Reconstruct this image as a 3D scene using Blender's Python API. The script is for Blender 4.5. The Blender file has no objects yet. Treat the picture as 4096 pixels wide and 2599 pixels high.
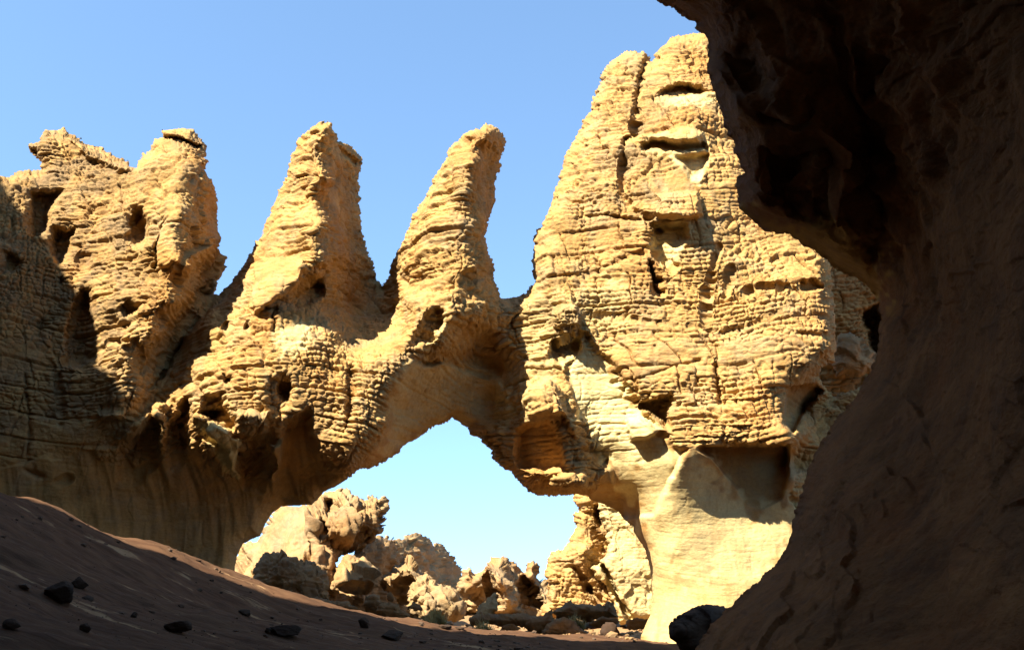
import bpy, math, random
import numpy as np
from mathutils import Vector

R = math.radians
SC = bpy.context.scene
C = SC.collection

# ------------------------------------------------------------------ camera
FPX = 1005.0
PITCH = R(15.4)
EYE = 1.6
cd = bpy.data.cameras.new('camera')
cam = bpy.data.objects.new('camera', cd)
C.objects.link(cam)
cam.location = (0, 0, EYE)
cam.rotation_euler = (R(90) + PITCH, 0, 0)
cd.sensor_fit = 'HORIZONTAL'
cd.sensor_width = 36
cd.lens = 36 * FPX / 1024
cd.clip_start = 0.1
cd.clip_end = 6000
SC.camera = cam

# ------------------------------------------------------------------ light
SUN_A = R(46)      # to the left of straight behind the camera
SUN_E = R(46)
world = bpy.data.worlds.new('World')
SC.world = world
world.use_nodes = True
wt = world.node_tree
bg = wt.nodes['Background']
sky = wt.nodes.new('ShaderNodeTexSky')
sky.sky_type = 'NISHITA'
sky.sun_disc = False
sky.sun_elevation = SUN_E
sky.sun_rotation = math.pi + SUN_A
sky.altitude = 1200
sky.air_density = 1.0
sky.dust_density = 0.5
sky.ozone_density = 0.8
tc = wt.nodes.new('ShaderNodeTexCoord')
va = wt.nodes.new('ShaderNodeVectorMath'); va.operation = 'ADD'; va.inputs[1].default_value = (0, 0, 0.18)
wt.links.new(tc.outputs['Generated'], va.inputs[0])
vm = wt.nodes.new('ShaderNodeVectorMath'); vm.operation = 'NORMALIZE'
wt.links.new(va.outputs[0], vm.inputs[0]); wt.links.new(vm.outputs[0], sky.inputs['Vector'])
tint = wt.nodes.new('ShaderNodeMix'); tint.data_type = 'RGBA'; tint.blend_type = 'MULTIPLY'
tint.inputs[0].default_value = 1.0; tint.inputs[7].default_value = (0.86, 0.97, 0.96, 1)
wt.links.new(sky.outputs[0], tint.inputs[6]); wt.links.new(tint.outputs[2], bg.inputs[0])
bg.inputs[1].default_value = 0.10
SUNDIR = Vector((-math.sin(SUN_A) * math.cos(SUN_E), -math.cos(SUN_A) * math.cos(SUN_E), math.sin(SUN_E)))
sl = bpy.data.lights.new('sun', 'SUN')
sl.energy = 5.0
sl.angle = R(0.5)
sl.color = (1.0, 0.935, 0.79)
so = bpy.data.objects.new('sun', sl)
so.rotation_euler = (-SUNDIR).to_track_quat('-Z', 'Y').to_euler()
so.location = (-30, -30, 60)
C.objects.link(so)
SC.view_settings.view_transform = 'Standard'
SC.view_settings.look = 'None'
SC.view_settings.gamma = 1.0
SC.view_settings.exposure = 2.05
SC.view_settings.use_curve_mapping = False

# ------------------------------------------------------------------ noise helpers
def hsh(ix, iy, iz, seed=0):
    with np.errstate(over='ignore'):
        n = (ix.astype(np.int64) * 374761393 + iy.astype(np.int64) * 668265263 +
             iz.astype(np.int64) * 2147483647 + seed * 974711).astype(np.uint32)
        n = (n ^ (n >> np.uint32(13))) * np.uint32(1274126177)
        n = (n ^ (n >> np.uint32(15))) * np.uint32(2246822519)
        n = n ^ (n >> np.uint32(16))
    return n.astype(np.float32) / 4294967296.0

def vn(x, y, z, seed=0):
    x0 = np.floor(x); y0 = np.floor(y); z0 = np.floor(z)
    fx = x - x0; fy = y - y0; fz = z - z0
    fx = fx * fx * (3 - 2 * fx); fy = fy * fy * (3 - 2 * fy); fz = fz * fz * (3 - 2 * fz)
    r = 0
    for dx in (0, 1):
        wx = fx if dx else 1 - fx
        for dy in (0, 1):
            wy = fy if dy else 1 - fy
            for dz in (0, 1):
                wz = fz if dz else 1 - fz
                r = r + hsh(x0 + dx, y0 + dy, z0 + dz, seed) * wx * wy * wz
    return r * 2 - 1

def fbm(x, y, z, octv=3, seed=0, gain=0.5):
    s = 0; a = 1; t = 0
    for k in range(octv):
        s = s + a * vn(x, y, z, seed + k * 17)
        t += a
        a *= gain
        x = x * 2.03 + 5.1; y = y * 2.03 + 1.7; z = z * 2.03 + 9.3
    return s / t

def sstep(a, b, x):
    t = np.clip((x - a) / (b - a), 0, 1)
    return t * t * (3 - 2 * t)

def pillow(f, w):
    # 1 on the block, falling to 0 in the joint at f = 0 or 1; w = joint half width
    d = np.minimum(f, 1 - f)
    return sstep(0, w, d)

def cells(u, v, seed):
    # distance to the border between jittered cells (F2 - F1)
    iu = np.floor(u); iv = np.floor(v)
    f1 = np.full(u.shape, 9.0); f2 = np.full(u.shape, 9.0); hv = np.zeros(u.shape)
    for du in (-1, 0, 1):
        for dv in (-1, 0, 1):
            a = iu + du; b = iv + dv
            px = a + .15 + .7 * hsh(a, b, a * 0, seed) - u; py = b + .15 + .7 * hsh(a, b, a * 0 + 1, seed) - v
            d = np.sqrt(px * px + py * py)
            c = d < f1
            f2 = np.where(c, f1, np.minimum(f2, d)); hv = np.where(c, hsh(a, b, a * 0 + 2, seed), hv); f1 = np.where(c, d, f1)
    return f2 - f1, hv

def strata(x, y, z, seed=0, h=0.30, amp=1.0):
    """displacement in metres of bedded, jointed sandstone"""
    warp = fbm(x * 0.13, y * 0.13, z * 0.13, 2, seed + 1) * 1.1 + fbm(x * .6, y * .6, z * .6, 2, seed + 2) * 0.14
    s = x + 0.8 * y + fbm(x * .25, y * .25, z * .25, 2, seed + 3) * 0.9
    w = z + warp
    out = 0
    # where the beds are massive, where they are thin
    mass = sstep(-.25, .30, fbm(x * .22, y * .22, z * .30, 2, seed + 14))
    W = w / (h * 3.6) + 0.5 * vn(w * .5, w * 0, w * 0, seed + 4)
    i = np.floor(W); fr = W - i
    cw = 1.0 + 1.6 * hsh(i, i * 0, i * 0, seed + 5)
    S = s / cw + hsh(i, i * 0 + 1, i * 0, seed + 6) * 7 + .12 * vn(x * 2, y * 2, z * 2, seed + 12)
    j = np.floor(S); fc = S - j
    on = hsh(i, j, i * 0 + 3, seed + 7)
    out = out + amp * (0.11 * (pillow(fr, .08) - 1) * (.5 + .5 * hsh(i, i * 0, i * 0 + 5, seed)) + 0.12 * (pillow(fc, .06) - 1) * (on > .45) +
                       0.10 * (hsh(i, j, i * 0, seed + 8) - .5))
    # rounded blocks of middling size
    u = s / .75 + .35 * vn(x * 2, y * 2, z * 2, seed + 21)
    e, hv = cells(u, w / .42 + .3 * vn(x * 1.3, y * 1.3, z * .5, seed + 23), seed + 22)
    blk = sstep(-.42, -.12, fbm(x * .45 + 11, y * .45, z * .7, 2, seed + 27))
    out = out + amp * blk * (.35 + .65 * mass) * (.11 * (np.sqrt(np.clip(e / .30, 0, 1)) - 1) + .10 * (hv - .5))
    # small pillows
    e, hv = cells(s / .38 + .35 * vn(x * 4, y * 4, z * 4, seed + 18), w / .22, seed + 19)
    out = out + amp * (.3 + .7 * blk) * (1 - .25 * mass) * (.10 * (np.sqrt(np.clip(e / .35, 0, 1)) - 1) + .045 * (hv - .5))
    # thin bedding here and there
    W = w / (h * .6) + fbm(w * 1.5, w * 0 + s * .25, w * 0, 2, seed + 16) * 1.2
    i = np.floor(W); fr = W - i
    th = sstep(.0, .4, fbm(x * .3 + 7, y * .3, z * .5, 2, seed + 24))
    out = out + amp * th * 0.05 * (pillow(fr, .25) - 1 + .6 * (hsh(i, i * 0, i * 0, seed + 17) - .5))
    # evenly bedded narrow courses, broken into small knobs
    W = w / .19 + .5 * fbm(w * 2 + s * .2, s * .4, w * 0, 2, seed + 33)
    i = np.floor(W); fr = W - i
    S = s / .30 + hsh(i, i * 0 + 4, i * 0, seed + 34) * 5 + .35 * vn(x * 5, y * 5, z * 5, seed + 35)
    j = np.floor(S); fc = S - j
    kn = sstep(-.15, .2, fbm(x * .5, y * .5 + 9, z * .5, 2, seed + 36))
    out = out + amp * kn * (.055 * (pillow(fr, .3) - 1) + .05 * (pillow(fc, .25) - 1) + .05 * (hsh(i, j, i * 0, seed + 37) - .5))
    return out

def facets(x, y, z, seed, amp):
    # broken planar faces: each jittered cell is tilted its own way
    sc = 1.3
    u = (x + .5 * y) / sc; v = z / sc
    iu = np.floor(u); iv = np.floor(v); best = np.full(u.shape, 9.0); out = np.zeros(u.shape)
    for du in (-1, 0, 1):
        for dv in (-1, 0, 1):
            a = iu + du; b = iv + dv
            dx = u - a - hsh(a, b, a * 0, seed); dy = v - b - hsh(a, b, a * 0 + 1, seed)
            d = np.abs(dx) + np.abs(dy)
            c = d < best
            h_ = (hsh(a, b, a * 0 + 2, seed) - .5) + dx * (hsh(a, b, a * 0 + 3, seed) - .5) * 1.6 + dy * (hsh(a, b, a * 0 + 4, seed) - .5) * 1.6
            out = np.where(c, h_, out); best = np.where(c, d, best)
    return out * amp

def rough_noise(x, y, z, seed=0, amp=1.0):
    o = 0.34 * fbm(x * .33, y * .33, z * .40, 3, seed + 20)
    n = fbm(x * 1.3, y * 1.3, z * 1.5, 4, seed + 24, .55)
    o = o + 0.16 * n
    pit = fbm(x * 1.7, y * 1.7, z * 2.0, 2, seed + 31)
    o = o - 0.08 * sstep(.36, .6, pit)
    return o * amp

# ------------------------------------------------------------------ picture plane <-> world (x, y in photo pixels, D = metres north)
CP, SP = math.cos(PITCH), math.sin(PITCH)
def W3(x, y, D):
    a = (np.asarray(x, dtype=np.float64) / 4 - 512) / FPX
    b = (324.5 - np.asarray(y, dtype=np.float64) / 4) / FPX
    dy = CP - b * SP
    dz = SP + b * CP
    return a / dy * D, D + 0 * a, EYE + dz / dy * D

# ------------------------------------------------------------------ polygons
def poly_sd(poly, X, Y):
    """signed distance, positive inside"""
    P = np.asarray(poly, dtype=np.float32)
    d2 = np.full(X.shape, 1e12, np.float32)
    ins = np.zeros(X.shape, bool)
    n = len(P)
    for k in range(n):
        ax, ay = P[k]; bx, by = P[(k + 1) % n]
        ex, ey = bx - ax, by - ay
        L = ex * ex + ey * ey + 1e-9
        px = X - ax; py = Y - ay
        t = np.clip((px * ex + py * ey) / L, 0, 1)
        qx = px - t * ex; qy = py - t * ey
        np.minimum(d2, qx * qx + qy * qy, out=d2)
        if ay != by:
            c = ((ay > Y) != (by > Y)) & (px < ex * py / (by - ay))
            ins ^= c
    d = np.sqrt(d2)
    return np.where(ins, d, -d)

def line_d(pts, X, Y):
    P = np.asarray(pts, dtype=np.float32)
    d2 = np.full(X.shape, 1e12, np.float32)
    for k in range(len(P) - 1):
        ax, ay = P[k]; bx, by = P[k + 1]
        ex, ey = bx - ax, by - ay
        L = ex * ex + ey * ey + 1e-9
        px = X - ax; py = Y - ay
        t = np.clip((px * ex + py * ey) / L, 0, 1)
        qx = px - t * ex; qy = py - t * ey
        np.minimum(d2, qx * qx + qy * qy, out=d2)
    return np.sqrt(d2)

def rbf_field(pts, X, Y, smooth=6.0):
    """smooth scattered interpolation of (x, y, value)"""
    P = np.asarray(pts, dtype=np.float64)
    c2 = smooth * smooth
    dx = P[:, None, 0] - P[None, :, 0]; dy = P[:, None, 1] - P[None, :, 1]
    A = np.sqrt(dx * dx + dy * dy + c2)
    n = len(P)
    M = np.zeros((n + 1, n + 1)); M[:n, :n] = A; M[:n, n] = 1; M[n, :n] = 1
    w = np.linalg.solve(M, np.append(P[:, 2], 0))
    out = np.full(X.shape, w[n])
    for k in range(n):
        out += w[k] * np.sqrt((X - P[k, 0]) ** 2 + (Y - P[k, 1]) ** 2 + c2)
    return out

def blur(A, r):
    if r < 1: return A
    r = int(r)
    for _ in range(2):
        for ax in (0, 1):
            pad = [(0, 0), (0, 0)]; pad[ax] = (r + 1, r)
            B = np.pad(A, pad, mode='edge')
            S = np.cumsum(B, axis=ax)
            n = A.shape[ax]
            hi = np.take(S, np.arange(2 * r + 1, 2 * r + 1 + n), axis=ax)
            lo = np.take(S, np.arange(0, n), axis=ax)
            A = (hi - lo) / (2 * r + 1)
    return A

# ------------------------------------------------------------------ mesh helpers
def mesh_obj(name, V, F, mat, parent=None, attrs=None, smooth=True):
    me = bpy.data.meshes.new(name)
    V = np.ascontiguousarray(V, dtype=np.float32); F = np.ascontiguousarray(F, dtype=np.int32)
    me.vertices.add(len(V)); me.vertices.foreach_set('co', V.ravel())
    k = F.shape[1]
    me.loops.add(len(F) * k); me.loops.foreach_set('vertex_index', F.ravel())
    me.polygons.add(len(F))
    me.polygons.foreach_set('loop_start', np.arange(0, len(F) * k, k, dtype=np.int32))
    me.polygons.foreach_set('loop_total', np.full(len(F), k, np.int32))
    me.polygons.foreach_set('use_smooth', np.full(len(F), smooth, bool))
    if attrs:
        for an, av in attrs.items():
            at = me.attributes.new(an, 'FLOAT', 'POINT')
            at.data.foreach_set('value', np.ascontiguousarray(av, dtype=np.float32))
    me.update(calc_edges=True)
    me.materials.append(mat)
    o = bpy.data.objects.new(name, me)
    C.objects.link(o)
    if parent is not None: o.parent = parent
    return o

def tag(o, label=None, cat=None, group=None, kind=None):
    if label: o['label'] = label
    if cat: o['category'] = cat
    if group: o['group'] = group
    if kind: o['kind'] = kind
    return o

def empty(name, loc=(0, 0, 0)):
    o = bpy.data.objects.new(name, None)
    o.empty_display_size = .5
    C.objects.link(o); o.location = loc
    return o

# ------------------------------------------------------------------ materials
def rock_mat(name, base, patina, fresh_and_bounce=(0.50, 0.39, 0.18), pat_amt=0.5, scale=1.0, bump=0.6, stretch=(1, 1, 3), spec=0.12):
    m = bpy.data.materials.new(name); m.use_nodes = True
    nt = m.node_tree; N = nt.nodes; L = nt.links
    b = N['Principled BSDF']
    b.inputs['Roughness'].default_value = 0.93
    b.inputs['Specular IOR Level'].default_value = spec
    geo = N.new('ShaderNodeNewGeometry')
    mp = N.new('ShaderNodeMapping'); mp.inputs['Scale'].default_value = [s * scale for s in stretch]
    L.new(geo.outputs['Position'], mp.inputs['Vector'])
    mp2 = N.new('ShaderNodeMapping'); mp2.inputs['Scale'].default_value = (scale,) * 3
    L.new(geo.outputs['Position'], mp2.inputs['Vector'])
    def noise(vec, sc, det=5, ro=.6, dist=0.0):
        n = N.new('ShaderNodeTexNoise'); n.inputs['Scale'].default_value = sc
        n.inputs['Detail'].default_value = det; n.inputs['Roughness'].default_value = ro
        n.inputs['Distortion'].default_value = dist
        L.new(vec.outputs[0], n.inputs['Vector']); return n
    def ramp(src, a, c):
        r = N.new('ShaderNodeMapRange'); r.inputs[1].default_value = a; r.inputs[2].default_value = c
        L.new(src, r.inputs[0]); return r.outputs[0]
    def mix(f, A, B, mode='MIX'):
        x = N.new('ShaderNodeMix'); x.data_type = 'RGBA'; x.blend_type = mode
        if isinstance(f, float): x.inputs[0].default_value = f
        else: L.new(f, x.inputs[0])
        for s, v in ((6, A), (7, B)):
            if isinstance(v, tuple): x.inputs[s].default_value = (*v, 1)
            else: L.new(v, x.inputs[s])
        return x.outputs[2]
    n1 = noise(mp, 0.35, 6)           # banding along the bedding
    n2 = noise(mp2, 0.9, 7, .62, .5)  # patina patches
    n3 = noise(mp2, 9.0, 4, .7)       # grain
    dark = tuple(c * .72 for c in base); lite = tuple(min(1, c * 1.22) for c in base)
    col = mix(ramp(n1.outputs[0], .32, .68), dark, lite)
    pf = N.new('ShaderNodeMath'); pf.operation = 'MULTIPLY'; pf.inputs[1].default_value = pat_amt
    L.new(ramp(n2.outputs[0], .46, .64), pf.inputs[0])
    col = mix(pf.outputs[0], col, patina)
    mp3 = N.new('ShaderNodeMapping'); mp3.inputs['Scale'].default_value = (1.1 * scale, 1.1 * scale, .22 * scale)
    L.new(geo.outputs['Position'], mp3.inputs['Vector'])
    n4 = noise(mp2, 0.33, 5, .6, .3); n5 = noise(mp3, 1.0, 6, .65)
    rf = N.new('ShaderNodeMath'); rf.operation = 'MULTIPLY'; rf.inputs[1].default_value = .6
    L.new(ramp(n4.outputs[0], .50, .66), rf.inputs[0])
    col = mix(rf.outputs[0], col, (base[0] * .92, base[1] * .74, base[2] * .58))
    sf = N.new('ShaderNodeMath'); sf.operation = 'MULTIPLY'; sf.inputs[1].default_value = .55
    L.new(ramp(n5.outputs[0], .56, .70), sf.inputs[0])
    col = mix(sf.outputs[0], col, (patina[0] * .7, patina[1] * .66, patina[2] * .62))
    at = N.new('ShaderNodeAttribute'); at.attribute_name = 'fresh_and_bounce'  # newly worn rock, and bounce light painted into the colour
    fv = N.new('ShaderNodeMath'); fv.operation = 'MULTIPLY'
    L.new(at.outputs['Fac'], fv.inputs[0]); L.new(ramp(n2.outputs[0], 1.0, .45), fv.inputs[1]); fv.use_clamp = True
    col = mix(fv.outputs[0], col, fresh_and_bounce)
    va_ = N.new('ShaderNodeAttribute'); va_.attribute_name = 'varnish'
    vf = N.new('ShaderNodeMath'); vf.operation = 'MULTIPLY'; vf.use_clamp = True
    L.new(va_.outputs['Fac'], vf.inputs[0]); L.new(ramp(n2.outputs[0], .30, .62), vf.inputs[1])
    col = mix(vf.outputs[0], col, (patina[0] * .62, patina[1] * .58, patina[2] * .55))
    n6 = noise(mp3, 2.4, 5, .6)
    st = N.new('ShaderNodeMath'); st.operation = 'MULTIPLY'; st.inputs[1].default_value = .45
    L.new(ramp(n6.outputs[0], .52, .72), st.inputs[0])
    col = mix(st.outputs[0], col, (.80, .62, .42), 'MULTIPLY')
    g = N.new('ShaderNodeMapRange'); g.inputs[1].default_value = .25; g.inputs[2].default_value = .75
    g.inputs[3].default_value = .82; g.inputs[4].default_value = 1.16
    L.new(n3.outputs[0], g.inputs[0])
    gc = N.new('ShaderNodeCombineColor')
    for k in range(3): L.new(g.outputs[0], gc.inputs[k])
    col = mix(1.0, col, gc.outputs[0], 'MULTIPLY')
    L.new(col, b.inputs['Base Color'])
    # bump: fine pits and thin bedding
    nb = noise(mp, 2.6, 8, .65); nb2 = noise(mp2, 6, 8, .7)
    ad = N.new('ShaderNodeMath'); ad.operation = 'ADD'
    L.new(nb.outputs[0], ad.inputs[0]); L.new(nb2.outputs[0], ad.inputs[1])
    bp = N.new('ShaderNodeBump'); bp.inputs['Strength'].default_value = bump; bp.inputs['Distance'].default_value = 0.10 / scale
    L.new(ad.outputs[0], bp.inputs['Height'])
    sa_ = N.new('ShaderNodeAttribute'); sa_.attribute_name = 'smoothed'
    sr = N.new('ShaderNodeMapRange'); sr.inputs[3].default_value = bump; sr.inputs[4].default_value = bump * .5
    L.new(sa_.outputs['Fac'], sr.inputs[0]); L.new(sr.outputs[0], bp.inputs['Strength'])
    L.new(bp.outputs[0], b.inputs['Normal'])
    return m

TAN = (0.345, 0.203, 0.070)
GREY = (0.265, 0.185, 0.098)
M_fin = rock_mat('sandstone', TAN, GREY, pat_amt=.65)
M_far = rock_mat('pale_sandstone', (0.285, 0.18, 0.082), (0.20, 0.15, 0.095), pat_amt=.6, scale=.8)
M_cave = rock_mat('cave_sandstone', (0.30, 0.132, 0.042), (0.18, 0.085, 0.035), fresh_and_bounce=(.50,.27,.06), pat_amt=.75, scale=2.2, bump=1.0, stretch=(1.2, .6, 2.2))  # the saturated orange is painted bounce light for the overhang's underside
M_cliff = rock_mat('cliff_sandstone', (0.17, 0.095, 0.04), (0.13, 0.085, 0.05), pat_amt=.6, scale=.5)
M_boul = rock_mat('boulder_stone', (0.25, 0.15, 0.066), (0.165, 0.115, 0.07), pat_amt=.7, scale=1.6)
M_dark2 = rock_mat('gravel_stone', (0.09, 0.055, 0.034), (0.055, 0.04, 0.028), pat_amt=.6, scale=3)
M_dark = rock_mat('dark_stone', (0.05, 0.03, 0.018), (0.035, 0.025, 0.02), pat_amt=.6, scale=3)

# ------------------------------------------------------------------ the rock builder
def relief(name, outline, depth, mat, step=1.0, lip=1.0, lipR=22, back=3.0, backR=40, blur_px=2,
           feats=(), jag=1.0, rough=1.0, smooth_polys=(), fresh_and_bounce_polys=(), strat=1.0, seed=1,
           parts=None, varnish=(), parent=None, dispf=None, h=0.30, rimfade=0, extra=None, fac=0):
    """A solid rock: outline and depths give the front, a rounded rim joins it to a back face.
    depth: list of (x, y, metres).  feats: ('poly', pts, depth, soft, mode) / ('line', pts, depth, width) / ('hole', cx, cy, rx, ry, depth, ang)"""
    O = np.asarray(outline, float) / 4
    x0, y0 = O.min(0) - 4; x1, y1 = O.max(0) + 4
    nx = int((x1 - x0) / step) + 1; ny = int((y1 - y0) / step) + 1
    gx = x0 + np.arange(nx) * step; gy = y0 + np.arange(ny) * step
    X, Y = np.meshgrid(gx, gy)
    sd = poly_sd(O, X, Y)
    rmap = np.full(X.shape, 1.0)
    for poly, val, soft in smooth_polys:
        q = poly_sd(np.asarray(poly) / 4, X, Y) + vn(X / 9, Y / 9, X * 0, seed + 50) * soft * .25
        m = sstep(-soft / 8, soft / 8, q)
        rmap = rmap * (1 - m) + val * m
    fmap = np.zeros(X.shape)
    for poly, val, soft in fresh_and_bounce_polys:
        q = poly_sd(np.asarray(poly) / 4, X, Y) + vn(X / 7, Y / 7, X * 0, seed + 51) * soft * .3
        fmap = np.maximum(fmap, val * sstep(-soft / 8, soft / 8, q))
    vmap = np.zeros(X.shape)
    for poly, val, soft in varnish:
        q = poly_sd(np.asarray(poly) / 4, X, Y)
        vmap = np.maximum(vmap, val * sstep(-soft / 4, soft / 4, q))
    jg = (vn(X / 2.6, Y / 2.0, X * 0 + seed, seed + 40) * 1.0 + vn(X / 9, Y / 5, X * 0 + seed, seed + 41) * 1.6) * jag * np.clip(rmap + .15, 0, 1)
    sd = sd + jg
    # base depth on a coarse grid
    cs = 4 if step <= 2 else 1
    cx = np.arange(x0, x1 + cs * step * 2, cs * step); cy = np.arange(y0, y1 + cs * step * 2, cs * step)
    CX, CY = np.meshgrid(cx, cy)
    Dp = np.asarray(depth, float).copy(); Dp[:, :2] /= 4
    Dc = rbf_field(Dp, CX, CY, 4.0)
    fx = (gx - cx[0]) / (cs * step); fy = (gy - cy[0]) / (cs * step)
    ix = np.clip(np.floor(fx).astype(int), 0, len(cx) - 2); iy = np.clip(np.floor(fy).astype(int), 0, len(cy) - 2)
    tx = (fx - ix)[None, :]; ty = (fy - iy)[:, None]
    D = (Dc[np.ix_(iy, ix)] * (1 - tx) * (1 - ty) + Dc[np.ix_(iy, ix + 1)] * tx * (1 - ty) +
         Dc[np.ix_(iy + 1, ix)] * (1 - tx) * ty + Dc[np.ix_(iy + 1, ix + 1)] * tx * ty)
    Dmid = D.copy()
    wob = vn(X / 6, Y / 5, X * 0, seed + 60) * 1.6 + vn(X / 2.2, Y / 2, X * 0, seed + 61) * .8
    for ft in feats:
        if ft[0] == 'poly':
            _, pts, dep, soft, mode = ft
            P = np.asarray(pts, float) / 4
            pad = soft + 8
            sx = slice(max(0, int((P[:, 0].min() - pad - x0) / step)), int((P[:, 0].max() + pad - x0) / step) + 2)
            sy = slice(max(0, int((P[:, 1].min() - pad - y0) / step)), int((P[:, 1].max() + pad - y0) / step) + 2)
            xx = X[sy, sx]; yy = Y[sy, sx]
            if xx.size == 0: continue
            q = poly_sd(P, xx, yy) + wob[sy, sx] * (.6 if soft > 2 else .35)
            if dep > 1 and mode == '' and name == 'rock_arch': dep = 1 + (dep - 1) * .3; soft = soft * 1.4
            m = sstep(0, soft, q)
            if mode == 'up':      # deepest at the top, flush at the bottom (undercut)
                g = np.clip((P[:, 1].max() - yy) / (P[:, 1].max() - P[:, 1].min()), 0, 1)
            elif mode == 'down':  # deepest at the bottom
                g = np.clip((yy - P[:, 1].min()) / (P[:, 1].max() - P[:, 1].min()), 0, 1)
            elif mode == 'right':
                g = np.clip((xx - P[:, 0].min()) / (P[:, 0].max() - P[:, 0].min()), 0, 1)
            elif mode == 'left':
                g = np.clip((P[:, 0].max() - xx) / (P[:, 0].max() - P[:, 0].min()), 0, 1)
            else: g = 1
            D[sy, sx] += dep * m * g
        elif ft[0] == 'line':
            _, pts, dep, wid = ft
            P = np.asarray(pts, float) / 4
            pad = wid * 2 + 8
            sx = slice(max(0, int((P[:, 0].min() - pad - x0) / step)), int((P[:, 0].max() + pad - x0) / step) + 2)
            sy = slice(max(0, int((P[:, 1].min() - pad - y0) / step)), int((P[:, 1].max() + pad - y0) / step) + 2)
            q = line_d(P, X[sy, sx] + wob[sy, sx] * .6, Y[sy, sx])
            D[sy, sx] += dep * .65 * (1 - sstep(0, wid, q)) * (.55 + .45 * (vn(X[sy, sx] / 5, Y[sy, sx] / 5, 0 * q, seed + 63) > -.2))
        else:
            _, hx, hy, rx, ry, dep, ang = ft
            ca, sa = math.cos(R(ang)), math.sin(R(ang))
            pad = max(rx, ry) / 4 * 1.5 + 4
            sx = slice(max(0, int((hx / 4 - pad - x0) / step)), int((hx / 4 + pad - x0) / step) + 2)
            sy = slice(max(0, int((hy / 4 - pad - y0) / step)), int((hy / 4 + pad - y0) / step) + 2)
            ux = (X[sy, sx] - hx / 4) ; uy = (Y[sy, sx] - hy / 4)
            r = np.sqrt(((ux * ca + uy * sa) / (rx / 4)) ** 2 + ((-ux * sa + uy * ca) / (ry / 4)) ** 2) + wob[sy, sx] * .05
            D[sy, sx] += dep * .6 * (1 - sstep(.45, 1.15, r))
    D = blur(D, blur_px) if blur_px >= 1 else D
    u = np.clip(sd / lipR, 0, 1)
    D = D + lip * (1 - np.sqrt(1 - (1 - u) ** 2))
    rimD = Dmid + lip
    ub = np.clip(sd / backR, 0, 1)
    B = np.maximum(D, rimD) + back * np.sqrt(np.clip(1 - (1 - ub) ** 2, 0, 1))
    inside = sd > 0
    # snap the rim onto the outline
    Gy, Gx = np.gradient(sd, step)
    out_n = np.zeros(inside.shape, bool)
    out_n[1:, :] |= ~inside[:-1, :]; out_n[:-1, :] |= ~inside[1:, :]
    out_n[:, 1:] |= ~inside[:, :-1]; out_n[:, :-1] |= ~inside[:, 1:]
    out_n[1:, 1:] |= ~inside[:-1, :-1]; out_n[:-1, :-1] |= ~inside[1:, 1:]
    out_n[1:, :-1] |= ~inside[:-1, 1:]; out_n[:-1, 1:] |= ~inside[1:, :-1]
    rim = inside & out_n
    gl = np.hypot(Gx, Gy) + 1e-6
    mv = np.where(rim, np.minimum(sd, 1.2 * step), 0) / np.maximum(gl, .5)
    Xs = X - Gx / gl * mv; Ys = Y - Gy / gl * mv
    Fx, Fy, Fz = W3(Xs * 4, Ys * 4, D)
    def normals(x, y, z):
        ax, ay, az = np.gradient(x, axis=1), np.gradient(y, axis=1), np.gradient(z, axis=1)
        bx, by, bz = np.gradient(x, axis=0), np.gradient(y, axis=0), np.gradient(z, axis=0)
        n = np.stack([ay * bz - az * by, az * bx - ax * bz, ax * by - ay * bx])
        l = np.sqrt((n ** 2).sum(0)) + 1e-9
        return n / l
    n = normals(Fx, Fy, Fz)
    n = n * np.where(n[1] > 0, -1, 1)        # towards the viewer side (-Y)
    nb = np.stack([blur(n[k], 2) for k in range(3)])
    l = np.sqrt((nb ** 2).sum(0)) + 1e-9; nb /= l
    vx, vy, vz = Fx, Fy, Fz - EYE
    facing = np.abs(nb[0] * vx + nb[1] * vy + nb[2] * vz) / np.sqrt(vx * vx + vy * vy + vz * vz)
    if dispf is None:
        d = (strata(Fx, Fy, Fz, seed, h) * strat + rough_noise(Fx, Fy, Fz, seed) * rough) * (0.03 + .97 * rmap)
        if fac: d = d + facets(Fx, Fy, Fz, seed + 90, fac) + facets(Fx * 2.3, Fy * 2.3, Fz * 2.3, seed + 91, fac * .4)
        if extra is not None: d = d + extra(Fx, Fy, Fz) * (1 - rmap)
    else:
        d = dispf(Fx, Fy, Fz) * rmap
        if rimfade: d = d * (.12 + .88 * sstep(0, rimfade, sd))
    d = d * (0.55 + .45 * np.clip(sd / 6, 0, 1)) * (.7 + .3 * sstep(.12, .5, facing))
    Fx = Fx + nb[0] * d; Fy = Fy + nb[1] * d; Fz = Fz + nb[2] * d
    Bx, By, Bz = W3(Xs * 4, Ys * 4, B)
    bd = np.where(rim, 0, 1) * 0.4 * fbm(Bx * .5, By * .5, Bz * .5, 3, seed + 77)
    By = By + bd
    q = inside[:-1, :-1] & inside[1:, :-1] & inside[:-1, 1:] & inside[1:, 1:]
    idx = np.arange(nx * ny).reshape(ny, nx)
    qa = idx[:-1, :-1][q]; qb = idx[1:, :-1][q]; qc = idx[1:, 1:][q]; qd = idx[:-1, 1:][q]
    FV = np.stack([Fx, Fy, Fz], -1).reshape(-1, 3); BV = np.stack([Bx, By, Bz], -1).reshape(-1, 3)
    fronts = np.stack([qa, qb, qc, qd], 1)
    # boundary vertices of the quad set share front and back
    cnt = np.bincount(fronts.ravel(), minlength=nx * ny)
    bdry = (cnt > 0) & (cnt < 4)
    off = nx * ny
    bmap = np.where(bdry, np.arange(off), np.arange(off) + off)
    backs = bmap[fronts[:, ::-1]]
    AV = np.concatenate([FV, BV]); vv = np.concatenate([vmap.ravel(), vmap.ravel() * 0]); rg = np.concatenate([rmap.ravel(), rmap.ravel() * 0 + 1]); fr = np.concatenate([fmap.ravel(), fmap.ravel() * 0])
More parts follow.
